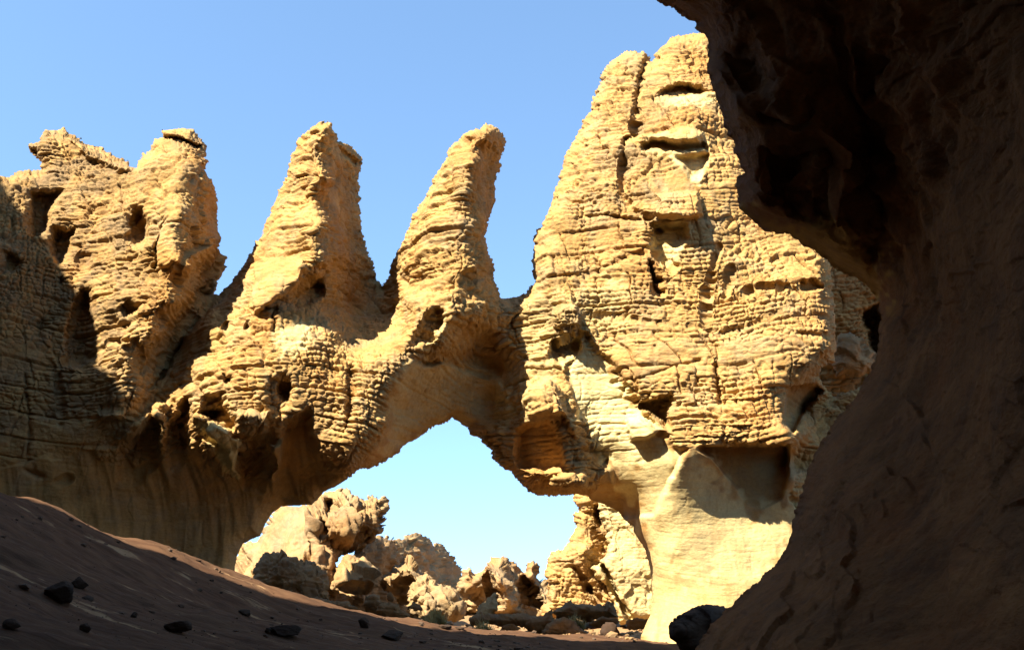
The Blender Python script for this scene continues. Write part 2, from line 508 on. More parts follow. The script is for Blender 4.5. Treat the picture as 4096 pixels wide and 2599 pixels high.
    qx = ((X[:-1, :-1] + X[1:, 1:]) * 2)[q]; qy = ((Y[:-1, :-1] + Y[1:, 1:]) * 2)[q]
    def build(nm, sel, par):
        f = np.concatenate([fronts[sel], backs[sel]])
        used, inv = np.unique(f.ravel(), return_inverse=True)
        return mesh_obj(nm, AV[used], inv.reshape(-1, 4), mat, par, {'fresh_and_bounce': fr[used], 'varnish': vv[used], 'smoothed': 1 - rg[used]})
    if not parts:
        return build(name, np.ones(len(fronts), bool), parent)
    root = empty(name, parts['base'])
    left = np.ones(len(fronts), bool)
    bx_, by_, bz_ = parts['base']
    AV = AV - np.array([[bx_, by_, bz_]])
    for pn, poly in parts['list']:
        s = (poly_sd(poly, qx, qy) > 0) & left if poly is not None else left.copy()
        left &= ~s
        if s.any(): build(pn, s, root)
    return root

# ------------------------------------------------------------------ the natural arch with its pinnacles
FIN_OUT = [(-900,650),(-300,690),(0,704),(39,708),(85,688),(164,678),(160,649),(121,603),(111,577),(147,560),(180,514),(222,521),(252,501),(281,527),(327,557),(366,577),(409,583),(425,606),(484,632),(540,665),(569,616),(602,603),(622,563),(661,555),(651,524),(694,511),(772,518),(792,541),(821,573),(812,603),(831,635),(815,685),(844,721),(867,766),(874,806),(864,871),(884,943),(867,976),(903,1028),(897,1074),(864,1126),(854,1169),(877,1172),(929,1126),(969,1048),(1008,982),(1054,917),(1100,806),(1139,714),(1171,609),(1204,557),(1258,498),(1284,485),(1324,492),(1343,524),(1350,557),(1389,571),(1428,600),(1445,629),(1451,662),(1438,714),(1441,766),(1441,832),(1448,917),(1468,989),(1487,1054),(1497,1107),(1513,1126),(1526,1149),(1546,1126),(1559,1074),(1572,1035),(1605,976),(1638,910),(1657,852),(1697,780),(1742,701),(1788,629),(1811,577),(1847,551),(1899,511),(1942,493),(1971,501),(2011,528),(2027,564),(2011,603),(1998,662),(1985,727),(1981,806),(1962,871),(1939,943),(1945,1002),(1971,1054),(1978,1133),(2011,1185),(2043,1195),(2096,1172),(2138,1126),(2125,1068),(2128,1049),(2137,970),(2147,915),(2167,911),(2190,833),(2222,741),(2262,624),(2301,538),(2353,460),(2376,388),(2396,329),(2402,296),(2438,257),(2471,228),(2510,206),(2556,205),(2582,208),(2609,244),(2635,205),(2681,152),(2720,141),(2759,129),(2805,123),(2880,105),(3050,130),(3160,300),(3230,560),(3290,850),(3310,1000),(3326,1059),(3335,1131),(3345,1216),(3349,1366),(3342,1452),(3299,1458),(3276,1500),(3300,1540),(3335,1580),(3400,1560),(3480,1535),(3620,1500),(3700,2000),(3700,2800),
 (2520,2800),(2563,2536),(2598,2460),(2606,2402),(2606,2315),(2598,2257),(2580,2199),(2534,2123),(2500,2080),(2471,2042),(2413,2016),(2347,1993),(2295,1983),(2203,1988),(2151,1980),(2105,1964),(2059,1911),(2040,1885),(2007,1866),(1974,1833),(1961,1794),(1928,1761),(1879,1732),(1869,1709),(1810,1668),(1784,1686),(1725,1712),(1666,1754),(1614,1781),(1601,1804),(1555,1833),(1496,1862),(1431,1885),(1392,1911),(1370,1926),(1294,1966),(1271,1995),(1248,2019),(1178,2024),(1126,2022),(1090,2050),(1060,2090),(1040,2140),(975,2170),(945,2220),(934,2285),(930,2800),(-900,2800)]
FIN_D = [
 # far left wall
 (-900,700,33),(-900,1500,31),(-900,2500,31),(-300,900,35),(-300,1500,34),(-300,2300,34),
 (0,760,36.5),(150,720,37.2),(230,560,37.5),(400,620,37.5),(0,1000,35.6),(150,950,36.6),(0,1300,35.2),(0,1700,35.5),(0,2000,36.2),(0,2400,36.5),
 (300,760,36.8),(300,950,36.4),(300,1150,36.2),(200,1300,36),(200,1500,35.6),(200,1800,35.8),(200,2100,36.6),
 # first tower
 (660,560,36.6),(760,560,36.8),(560,720,36.2),(720,700,35.4),(800,720,36.2),(500,900,35.6),(600,900,35.2),(740,860,34.4),(850,860,38),(880,1030,38.6),(800,1000,36.2),
 (480,1100,35.2),(600,1100,34.9),(728,1050,34.3),(780,1060,36.8),(850,1160,38.8),(450,1300,35),(560,1300,34.6),(690,1200,34.3),(740,1260,37),(700,1400,37.4),(610,1330,34.5),(640,1420,36.4),
 (440,1440,34.9),(530,1450,34.7),(470,1560,34.9),(560,1580,35.3),(640,1500,36.6),(610,1620,36.2),(380,1700,35.4),
 # second pinnacle
 (1300,520,36.1),(1390,600,38.6),(1420,650,39.6),(1200,620,36.6),(1170,760,36.5),(1300,700,35.4),(1345,700,37.8),(1430,800,40.2),(1120,900,36.4),(1295,900,35.0),(1350,900,37.7),(1440,980,40.2),
 (1040,1080,36),(1180,1040,35),(1290,1040,34.7),(1350,1080,37.6),(1480,1110,40.3),(900,1200,36.6),(1000,1180,35.4),(1100,1150,34.7),(1200,1120,34.6),(1230,1200,36.0),(1320,1180,37),(1400,1160,38.8),
 (1410,1250,38.8),(1526,1170,40.2),(1500,1300,37.8),(1560,1220,39.3),(1600,1280,37.2),(1640,1150,37.2),
 # body between the first and second pinnacles
 (850,1300,35.6),(760,1450,35.9),(900,1450,34.8),(1000,1350,34.7),(1100,1350,34.5),(1220,1330,34.5),(1320,1330,35.0),(1400,1380,35.6),(1000,1500,34.3),(1100,1600,34.2),(1200,1450,34.2),(1300,1500,34.5),(1350,1400,35),
 (700,1600,35.6),(600,1700,35.8),(800,1620,34.8),(950,1650,34.5),(1230,1650,34.4),(1330,1650,34.4),
 # undercut foot on the left
 (500,1800,36.2),(700,1800,36.4),(850,1780,35.8),(1000,1800,36.3),(1150,1800,36.0),(400,2000,37.2),(600,2000,38),(800,1950,38.2),(950,1950,38.3),(1100,1930,37.9),(1250,1900,37.6),
 (500,2200,38),(700,2200,38.6),(900,2150,38.8),(1000,2080,39),(1150,1990,39),(850,2400,38),(600,2400,37.8),
 # left leg of the arch
 (1420,1450,34.8),(1500,1400,34.9),(1400,1600,34.2),(1500,1550,34.3),(1350,1780,34.6),(1400,1850,35.0),(1460,1780,34.7),(1530,1690,34.7),(1550,1560,34.6),(1600,1480,34.6),(1600,1380,34.8),(1700,1420,35.1),
 (1496,1840,36.6),(1614,1760,37.6),(1600,1640,36.6),(1725,1700,38.4),(1700,1560,37.0),(1810,1660,39.0),(1800,1520,37.6),(1900,1500,38.4),(1890,1640,39.3),(1950,1600,39.4),(1960,1450,39.0),(1850,1430,37.4),(1940,1380,38.2),
 # third pinnacle
 (1960,510,36.4),(2000,560,37.6),(1950,540,36),(1860,600,36.2),(1900,650,35.6),(1970,680,38.6),(1940,620,37.4),(1780,760,36),(1880,760,35.3),(1955,780,37.8),(1720,900,36),(1880,920,35.2),(1940,940,37),(1680,1050,35.8),(1800,1050,35),(1910,1060,35.2),(1970,1100,37.6),
 (1640,1200,35.4),(1700,1180,35),(1850,1150,34.9),(1940,1170,36),(1900,1250,35.4),(1990,1250,36.8),(2000,1330,37.2),(1640,1300,34.9),(1780,1380,35),(2040,1220,37.0),(2050,1300,37.2),(2043,1195,37.2),
 # right leg
 (2000,1560,38.2),(2000,1700,38.0),(1985,1400,37.8),(2060,1400,37.1),(2060,1550,37.3),(2080,1250,36.9),(2140,1150,37.1),(2150,1300,36.8),(2250,1200,36.3),(2200,1500,36.5),(2150,1420,36.7),(2250,1350,36.3),
 (2060,1700,37.2),(1960,1740,38.4),(2050,1850,37.3),(2150,1600,36.0),(2240,1640,35.8),(2120,1940,37.4),(2230,1900,36.8),(2200,1975,37.8),(2320,1900,36.4),(2330,1970,37.6),(2450,1950,37.2),(2420,2010,38.4),(2500,2060,39),(2480,1980,37.6),(2400,1840,36.8),
 (2300,1450,36.2),(2400,1500,36.1),(2350,1650,36.3),(2500,1650,36.1),(2450,1750,36.2),
 # great tower
 (2180,950,37.3),(2250,850,37.3),(2200,1060,36.9),(2330,600,38.0),(2400,450,38.3),(2450,350,38.8),(2510,250,39),(2580,280,38.8),(2350,750,37.3),(2480,700,37),(2480,500,37.7),(2450,900,36.8),(2350,1000,37),(2600,230,38.8),(2700,200,38.6),(2760,160,38.8),(2850,200,38.6),(3050,250,38.4),(3150,500,38),(2650,450,37.4),(2800,450,37.2),(2950,500,38),(2650,650,36.8),(2800,650,36.6),(2950,700,36.8),(2600,850,36.3),(2750,850,36),(3000,850,36.6),
 (2500,1050,36.3),(2650,1050,36),(2800,1050,35.8),(3000,1000,36),(3200,1000,36.1),(3300,1100,35.8),(3100,1150,35.4),(3320,1250,35.4),(2500,1200,36),(2700,1200,35.8),(2900,1200,35.5),(2400,1250,36.3),
 (2450,1350,36),(2600,1350,35.7),(2800,1400,35.3),(3000,1400,35.2),(3200,1350,34.9),(3330,1400,35.0),(2550,1500,35.6),(2700,1550,35.2),(2900,1600,34.9),(3100,1550,34.8),(3240,1480,34.8),(2720,1740,34.8),(2900,1740,34.5),(3150,1740,34.1),(2620,1640,35.5),
 # smooth foot of the great tower
 (2480,1850,36.6),(2550,1900,36.4),(2620,1800,35.4),(2690,1850,35.1),(2760,1860,35.2),(2850,1900,35.7),(2950,1900,36.1),(3100,1900,36.3),(3040,2060,36.5),(2560,2050,37.6),(2650,2050,36.2),(2800,2050,36.1),(3180,1900,36.0),(3150,2000,36.2),(2600,2200,37.6),(2680,2200,36.5),(2900,2200,36.2),(3100,2200,36.4),(2640,2400,37.2),(2800,2400,36.3),(3000,2400,36.2),(2560,2600,37),(2800,2600,35.6),(3200,2600,36),
 # rocks right of the slab
 (3230,1650,38.6),(3330,1600,38.6),(3300,1750,37.9),(3200,1850,37.6),(3400,1700,38),(3550,1600,38.4),(3500,1900,37.5),(3600,2400,37),(1650,1560,36.4),(1850,1600,38.9),
]
FEATS = [
 # hollows of the left wall (all real recesses)
 ('poly',[(110,760),(180,745),(262,752),(225,830),(200,930),(120,990),(95,900)],1.9,7,''),
 ('poly',[(205,900),(300,900),(285,1010),(230,1080),(190,1000)],1.0,6,''),
 ('poly',[(0,990),(60,1000),(110,1050),(70,1110),(0,1100)],.6,9,''),
 ('hole',545,905,46,78,1.9,0),
 ('poly',[(655,870),(672,840),(640,960),(610,1070),(592,1060),(620,960)],.9,3,''),
 ('poly',[(290,1190),(350,1130),(385,1150),(410,1230),(405,1330),(380,1440),(330,1480),(240,1460),(250,1330)],1.8,9,''),
 ('hole',250,1120,18,20,.5,0),('hole',170,1300,34,58,.5,20),('hole',330,1040,30,40,.6,0),
 ('poly',[(470,1240),(530,1190),(565,1225),(560,1250),(500,1275)],.8,4,''),
 ('poly',[(600,1460),(560,1520),(480,1380),(520,1370),(420,1370),(400,1350),(560,1350)],.25,3,''),
 ('line',[(850,1190),(800,1260),(740,1330),(690,1400),(655,1470),(600,1545)],.9,4),
 ('line',[(780,700),(790,830),(800,960)],.3,3),
 ('poly',[(540,665),(600,700),(480,690),(330,640),(250,540),(280,527),(420,606)],-.5,8,''),
 ('poly',[(640,546),(735,550),(812,573),(800,582),(735,572),(660,562)],1.0,1.5,''),
 ('poly',[(112,590),(147,562),(160,600),(166,660),(135,620)],.4,2,''),
 # second pinnacle
 ('poly',[(1340,575),(1380,590),(1440,640),(1430,680),(1350,620)],.7,4,''),
 ('line',[(1320,500),(1335,560),(1318,700),(1300,900)],.1,2),
 ('poly',[(1040,1040),(1080,1015),(1180,1020),(1215,1040),(1225,1080),(1190,1150),(1130,1190),(1060,1230),(1010,1260),(1020,1150)],-.5,4,''),
 ('poly',[(1085,1190),(1150,1180),(1200,1130),(1225,1090),(1300,1110),(1310,1180),(1240,1230),(1200,1260),(1130,1245)],1.6,8,'up'),
 ('poly',[(985,1240),(1000,1290),(995,1340),(975,1300)],.7,4,''),
 ('poly',[(1085,1250),(1110,1210),(1115,1300),(1085,1340)],.9,5,''),
 ('hole',900,1300,12,22,.8,10),('hole',918,1515,22,24,1.1,30),('hole',1142,1560,38,52,1.6,0),('hole',1288,1068,12,12,.7,0),
 ('poly',[(800,1580),(890,1560),(900,1610),(860,1700),(820,1760),(790,1700)],.8,6,''),
 ('poly',[(1060,1520),(1130,1480),(1180,1500),(1180,1620),(1130,1670),(1060,1630)],.35,5,''),
 ('poly',[(700,1620),(745,1560),(780,1640),(770,1850),(720,1800)],1.2,6,'up'),
 # jagged lower lip and hanging ribs
 ('poly',[(610,1640),(660,1680),(640,1850),(560,1960),(450,1960),(470,1800),(540,1730)],1.5,8,'up'),
 ('poly',[(660,1700),(720,1620),(760,1760),(730,1900),(650,1900)],1.5,7,'up'),
 ('poly',[(785,1650),(900,1620),(935,1690),(930,1740),(860,1700)],1.3,4,'up'),
 ('poly',[(930,1790),(1050,1760),(1070,1850),(1060,2000),(960,1960)],1.6,8,'up'),
 ('poly',[(1130,1680),(1240,1620),(1290,1800),(1390,1900),(1250,2010),(1100,2010),(1090,1900)],2.6,12,'up'),
 ('poly',[(935,1640),(1000,1640),(1090,1640),(1070,1740),(1000,1750),(935,1735)],-.7,5,''),
 ('poly',[(775,1660),(830,1650),(930,1720),(960,1760),(950,1850),(945,1905),(915,1880),(890,1800),(800,1720)],-1.2,5,''),
 ('poly',[(800,1750),(870,1770),(850,1840),(820,1820)],-.9,4,''),
 ('poly',[(1070,1780),(1130,1750),(1130,1850),(1095,1930),(1070,1920),(1090,1850)],-1.1,4,''),
 ('poly',[(620,1600),(690,1600),(640,1690),(560,1740),(470,1770),(440,1755),(520,1690)],-.8,5,''),
 ('poly',[(630,1650),(670,1660),(660,1780),(640,1830),(630,1740)],-1.0,4,''),
 ('poly',[(370,1640),(450,1630),(520,1650),(480,1680),(380,1690)],-.6,4,''),
 ('hole',250,1920,44,18,.5,-10),('hole',140,1890,50,18,.4,20),
 ('line',[(100,1500),(120,1700),(110,1820)],.4,3),('line',[(230,1500),(240,1700)],.4,3),
 # left leg of the arch
 ('poly',[(1380,1470),(1420,1440),(1440,1580),(1400,1700),(1370,1760)],.4,4,''),
 
 ('poly',[(1700,1240),(1740,1210),(1780,1230),(1790,1300),(1740,1370),(1640,1400),(1640,1340)],.7,8,''),
 ('poly',[(1835,1090),(1880,1070),(1960,1090),(1960,1110),(1880,1140),(1840,1130)],.4,3,''),
 ('poly',[(1780,1150),(1850,1130),(1870,1190),(1960,1190),(1940,1300),(1870,1320),(1790,1290)],-.35,5,''),
 ('poly',[(1640,1440),(1760,1420),(1790,1450),(1700,1470)],.5,4,''),
 ('line',[(1560,1700),(1700,1740),(1720,1750)],.25,3),('line',[(1680,1440),(1790,1430),(1840,1470),(1950,1500)],.35,3),
 
 # right leg
 ('poly',[(2190,1250),(2240,1210),(2310,1200),(2345,1270),(2330,1310),(2270,1330),(2210,1310)],-.9,6,''),
 ('poly',[(2200,1355),(2330,1320),(2325,1400),(2280,1470),(2230,1460),(2190,1420)],1.5,7,'up'),
 ('poly',[(2110,1530),(2200,1500),(2250,1550),(2270,1630),(2330,1800),(2250,1660),(2120,1670),(2080,1600)],-1.0,4,''),
 ('poly',[(2060,1710),(2120,1680),(2190,1665),(2240,1680),(2250,1760),(2270,1880),(2180,1890),(2060,1870),(2050,1780)],1.6,5,''),
 ('poly',[(2200,1895),(2290,1890),(2360,1900),(2350,1960),(2230,1980),(2190,1930)],-.7,5,''),
 ('poly',[(2360,1950),(2460,1920),(2500,1990),(2530,2110),(2470,2060),(2360,2000)],.9,6,'down'),
 ('line',[(2070,1420),(2120,1440),(2200,1430)],.2,3),
 # great tower: cracks and hollows
 ('line',[(2585,240),(2560,330),(2545,450),(2540,540)],1.1,5),
 ('line',[(2540,540),(2500,560),(2490,650),(2490,780)],.9,4),
 ('line',[(2490,780),(2530,840),(2590,860),(2600,960),(2640,1050)],.5,3),
 ('line',[(2830,1180),(2860,1040),(2880,980)],.5,3),('line',[(2900,1180),(2930,1060)],.35,3),('line',[(2820,1150),(2825,1290),(2850,1370),(2870,1400),(2860,1500),(2880,1610)],.55,3),
 ('line',[(2200,1110),(2400,1080),(2520,1020),(2640,980)],.3,3),('line',[(2350,1250),(2500,1265),(2640,1290),(2820,1300)],.25,3),
 ('line',[(2450,1530),(2600,1500),(2720,1460),(2800,1440)],.35,3),('line',[(2780,1440),(2790,1540)],.3,2),
 ('line',[(2690,1620),(2880,1615),(3080,1590),(3160,1550)],.3,3),('line',[(2690,1720),(2900,1710),(3130,1710)],.22,2),
 ('line',[(3090,1450),(3090,1620)],.25,2),('line',[(2880,1330),(3000,1300),(3120,1240)],.25,3),
 ('line',[(2310,870),(2420,860),(2530,880),(2620,860)],.5,3),
 ('poly',[(2610,400),(2640,355),(2700,335),(2760,325),(2850,360),(2870,380),(2800,385),(2730,395),(2710,410),(2660,410)],1.5,5,'up'),
 ('poly',[(2555,585),(2580,560),(2650,555),(2700,570),(2770,575),(2820,560),(2840,600),(2760,610),(2690,610),(2640,600),(2580,610)],1.3,4,'up'),
 ('poly',[(2600,540),(2680,510),(2780,505),(2820,530),(2800,575),(2700,575),(2620,565)],-.5,5,''),
 ('poly',[(2690,620),(2840,605),(2840,650),(2800,720),(2760,710),(2730,660)],.6,4,''),
 ('poly',[(2610,760),(2680,740),(2800,750),(2822,790),(2818,860),(2760,880),(2650,865),(2610,840)],-.9,5,''),
 ('poly',[(2610,870),(2680,880),(2750,885),(2760,950),(2700,1000),(2720,1060),(2690,1090),(2620,1040),(2600,960),(2595,900)],.9,6,''),
 ('poly',[(2610,910),(2640,905),(2665,925),(2650,940),(2615,935)],.8,3,'up'),
 ('poly',[(2590,1020),(2620,1040),(2650,1100),(2660,1170),(2620,1170),(2600,1100)],1.2,4,''),
 ('line',[(2980,1160),(3050,1140),(3150,1140),(3190,1160)],.5,4),
 ('poly',[(3190,1160),(3210,1115),(3280,1110),(3310,1130),(3300,1150),(3220,1168)],.9,4,'up'),
 ('line',[(3190,1330),(3310,1340)],.4,3),('line',[(3120,1270),(3330,1260)],.15,2),
 # slab left edge over the pale hollow
 ('poly',[(2330,1310),(2400,1400),(2460,1430),(2560,1610),(2700,1780),(2760,1790),(2620,2060),(2480,2080),(2440,1880),(2330,1800),(2280,1600),(2260,1450),(2330,1380)],.35,4,''),
 ('poly',[(2545,1620),(2580,1600),(2640,1580),(2690,1575),(2700,1600),(2678,1650),(2680,1720),(2640,1690),(2590,1650)],1.5,3,''),
 ('poly',[(2510,1680),(2560,1660),(2620,1690),(2650,1720),(2600,1760),(2520,1770),(2505,1720)],-.8,5,''),
 # under the slab
 ('poly',[(2820,1783),(2900,1780),(3000,1775),(3162,1772),(3155,1900),(3125,1990),(3045,2040),(2990,2010),(2920,1920),(2850,1830),(2790,1795)],1.9,1.5,'up'),
 ('poly',[(3140,1540),(3200,1530),(3280,1530),(3300,1560),(3200,1680),(3175,1745),(3125,1700),(3135,1620)],2.8,2.5,''),
 ('line',[(3180,1790),(3240,1770),(3340,1740)],.2,3),('line',[(3170,2000),(3220,2010)],.3,4),
 ('poly',[(3190,1660),(3320,1600),(3350,1640),(3240,1740),(3190,1740)],-.3,4,''),
]
SMOOTH = [
 ([(1560,1500),(1640,1440),(1960,1470),(2000,1560),(1960,1720),(1870,1740),(1810,1660),(1700,1720),(1400,1905),(1480,1790),(1560,1690)],.32,16),
 ([(-900,1900),(0,1880),(300,1800),(560,1860),(760,1800),(900,1900),(1080,1930),(1120,1760),(1240,1650),(1300,1850),(1400,1910),(1250,2030),(1040,2150),(930,2300),(930,2800),(-900,2800)],.10,24),
 ([(2440,1800),(2700,1780),(3160,1775),(3190,1900),(3160,2000),(3210,2060),(3300,2800),(2400,2800),(2600,2400),(2540,2120),(2350,1990),(2420,1900)],.04,16),
 ([(2330,1380),(2400,1420),(2480,1530),(2560,1640),(2700,1790),(2520,1860),(2420,1800),(2300,1640),(2270,1480)],.32,20),
 ([(2600,880),(2750,890),(2760,960),(2700,1060),(2620,1040)],.35,14),
 ([(2680,620),(2840,610),(2800,720),(2750,700)],.2,12),
 ([(2600,540),(2680,510),(2800,510),(2820,560),(2820,600),(2600,600)],.3,12),
 ([(1020,1060),(1080,1020),(1200,1030),(1190,1150),(1060,1230),(1010,1240)],.35,12),
 ([(1100,1340),(1170,1290),(1250,1270),(1200,1400),(1130,1420)],.35,16),
 ([(650,900),(700,830),(740,860),(730,1040),(620,1070),(610,1040)],.4,12),
 ([(640,1500),(900,1050),(900,1300),(780,1380),(640,1560)],.45,16),
 ([(2060,1720),(2200,1680),(2250,1760),(2270,1880),(2060,1870)],.3,8),
 ([(780,1670),(900,1700),(950,1760),(950,1910),(880,1850),(800,1740)],.4,8),
 ([(3140,1540),(3280,1530),(3170,1740),(3130,1700)],.2,8),
]
FRESH_AND_BOUNCE = [
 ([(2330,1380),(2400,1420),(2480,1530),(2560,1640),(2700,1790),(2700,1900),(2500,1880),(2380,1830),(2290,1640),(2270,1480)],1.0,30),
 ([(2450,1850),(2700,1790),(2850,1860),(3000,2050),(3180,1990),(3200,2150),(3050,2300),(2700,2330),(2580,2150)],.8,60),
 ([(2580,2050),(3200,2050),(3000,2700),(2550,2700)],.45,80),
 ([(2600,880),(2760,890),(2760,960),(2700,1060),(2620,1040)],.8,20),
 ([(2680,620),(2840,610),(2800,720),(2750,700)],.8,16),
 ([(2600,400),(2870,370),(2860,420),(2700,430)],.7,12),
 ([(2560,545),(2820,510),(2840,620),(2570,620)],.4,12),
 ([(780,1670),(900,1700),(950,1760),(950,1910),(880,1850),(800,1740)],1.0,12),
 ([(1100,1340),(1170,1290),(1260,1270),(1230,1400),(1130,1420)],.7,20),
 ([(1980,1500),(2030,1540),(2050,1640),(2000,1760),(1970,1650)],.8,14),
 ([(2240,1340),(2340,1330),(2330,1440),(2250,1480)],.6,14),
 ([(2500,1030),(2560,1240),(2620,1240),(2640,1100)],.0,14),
 ([(1560,1500),(1640,1440),(1960,1470),(1990,1560),(1960,1720),(1810,1660),(1700,1720),(1500,1850),(1560,1690)],.45,30),  # arch soffit: bounce light painted in as a paler colour
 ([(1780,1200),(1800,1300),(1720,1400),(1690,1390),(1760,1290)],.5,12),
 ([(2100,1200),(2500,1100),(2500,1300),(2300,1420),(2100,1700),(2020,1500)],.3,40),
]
def fin_extra(x, y, z):
    left = 1 - sstep(-4, 1, x)
    return (.30 * fbm(x * 1.3 + z * .2, z * .16, y * .2, 3, 401) - .10 * np.abs(fbm(x * 3.1, z * .3, y * .3, 2, 402))) * (.15 + .85 * left) + .12 * fbm(x * .5, y * .5, z * .9, 3, 403)
relief('rock_arch', FIN_OUT, FIN_D, M_fin, step=0.8, lip=1.5, lipR=16, back=2.2, backR=45, blur_px=1, strat=1.08,
       feats=FEATS, smooth_polys=SMOOTH, fresh_and_bounce_polys=FRESH_AND_BOUNCE, extra=fin_extra,
       varnish=[([(-900,400),(300,500),(560,680),(560,1100),(430,1700),(-900,1900)],.75,90),([(1330,500),(1520,1150),(1380,1230),(1300,900)],.4,30),([(1900,500),(2040,520),(1980,1000),(1900,900)],.5,30),
                ([(2330,700),(2560,200),(2700,200),(2620,900),(2480,1000)],.35,60),([(2150,1200),(2350,1180),(2340,1330),(2180,1330)],.7,20),([(2450,1330),(2900,1250),(2900,1500),(2750,1600)],.2,90),([(640,480),(830,480),(840,700),(640,700)],.4,30)], seed=3, jag=1.0,
       parts={'base': W3(1900, 2560, 38), 'list': [
           ('capstone', [(640,480),(810,480),(850,560),(820,576),(735,566),(640,556)]),
           ('pinnacle', [(1000,400),(1500,400),(1530,1150),(1420,1230),(1240,1230),(1080,1200),(1000,1240),(860,1180),(900,1100)]),
           ('pinnacle', [(1530,1150),(1560,1000),(1700,600),(1850,400),(2100,400),(2060,900),(2045,1190),(1960,1180),(1800,1150),(1640,1190)]),
           ('pinnacle', [(540,665),(600,500),(640,450),(900,450),(960,1000),(856,1172),(740,1100),(600,1150),(470,1000),(480,800)]),
           ('tower', [(2045,1190),(2100,800),(2500,60),(3300,60),(3400,1500),(3290,1460),(3162,1772),(2700,1782),(2340,1320),(2200,1130)]),
           ('arch_span', [(1360,1930),(1400,1400),(1640,1190),(1800,1150),(2045,1190),(2200,1130),(2340,1320),(2380,1700),(2530,2120),(2400,2030),(2100,2000),(1810,1600)]),
           ('rock_wall', [(-1200,300),(1440,300),(1640,1190),(1400,1400),(1360,1930),(1300,3000),(-1200,3000)]),
           ('pier', None)]})
arch = bpy.data.objects['rock_arch']
tag(arch, 'huge weathered sandstone wall with tall pinnacles and a natural arch window', 'rock arch')

# ------------------------------------------------------------------ ground: one sheet out to the horizon
def w3(x, y, D):
    a, b, c = W3(x, y, D); return float(a), float(b), float(c)
CREST = [(-600,1800,21),(-200,1900,22.5),(0,1968,24),(200,2010,25),(420,2135,26),(600,2175,27),(800,2245,28),(950,2302,29),(1100,2372,30),(1300,2437,31),(1500,2475,32),(1700,2502,33),(2000,2524,34),(2400,2548,36),(2700,2585,37)]
GP = []
for x, y, D in CREST:
    X_, Y_, Z_ = w3(x, y, D)
    GP.append((X_, Y_, Z_))
    k = (D + 1.6) / D
    GP.append((X_ * k, Y_ * k, Z_ - .28))
    k = (D + 5) / D
    GP.append((X_ * k, Y_ * k, max(Z_ * .35, 0.05)))
for x, y, D in [(-500,2100,15),(-500,2599,8),(0,2250,17),(0,2599,10),(500,2300,21),(500,2599,12.5),(1000,2450,24),(1000,2599,16),(1500,2599,20),(2000,2599,25),(2400,2610,29)]:
    GP.append(w3(x, y, D))
for p in [(0,0,0),(-3,3,0.15),(3,3,0),(-8,0,1.6),(-8,-8,1.5),(8,0,0),(5,12,0.0),(3.5,20,0.15),(8,22,0),(6,30,.1),(0,10,.3),(-6,5,1.0),(-15,10,4),(-24,20,5),(-22,38,4.2),
          (-12,38,1.6),(-4,40,.3),(4,41,0.1),(12,40,.1),(-8,48,.2),(0,50,.0),(8,52,0),(-16,60,1.0),(0,62,.35),(12,64,.3),(0,80,.8),(-25,80,1.5),(25,80,.8),(0,-20,0),(30,0,0),(30,30,0),(-30,-10,4),(0,140,1),(70,120,1),(-70,120,2)]:
    GP.append(p)
GP = np.array(GP)
def terr(x, y):
    z = rbf_field(GP, x, y, 1.0)
    r = np.sqrt(x * x + y * y)
    f = 1 - sstep(90, 160, r)
    z = z * f + (0.6 + 1.0 * fbm(x * .01, y * .01, x * 0, 3, 5)) * (1 - f)
    near = 1 - sstep(60, 120, r)
    # flaky ledges of bare rock and sand between them
    n = fbm(x * .55 + y * .15, y * 1.0 - x * .3, x * 0, 4, 8)
    led = np.floor(n * 7 + .5 * vn(x * 3, y * 3, x * 0, 9)) / 7
    m = fbm(x * 1.6 + y * .3, y * 2.8 - x * .5, x * 0, 3, 12)
    m2 = np.floor(m * 9) / 9
    z = z + near * (0.10 * n + 0.20 * led + 0.09 * m2 + 0.05 * fbm(x * 5, y * 7, x * 0, 4, 11, .6)) * .6
    return z
def axis(lo, hi, fine, far, k=1.13):
    a = list(np.arange(lo, hi, fine)); s = fine; v = a[-1]
    while v < far: s *= k; v += s; a.append(v)
    s = fine; v = a[0]
    while v > -far: s *= k; v -= s; a.insert(0, v)
    return np.array(a)
gx = axis(-19, 12, .09, 900); gy = axis(6, 46, .09, 1200)
GX, GY = np.meshgrid(gx, gy)
GZ = terr(GX, GY)
nxx, nyy = len(gx), len(gy)
idx = np.arange(nxx * nyy).reshape(nyy, nxx)
GF = np.stack([idx[:-1, :-1].ravel(), idx[:-1, 1:].ravel(), idx[1:, 1:].ravel(), idx[1:, :-1].ravel()], 1)

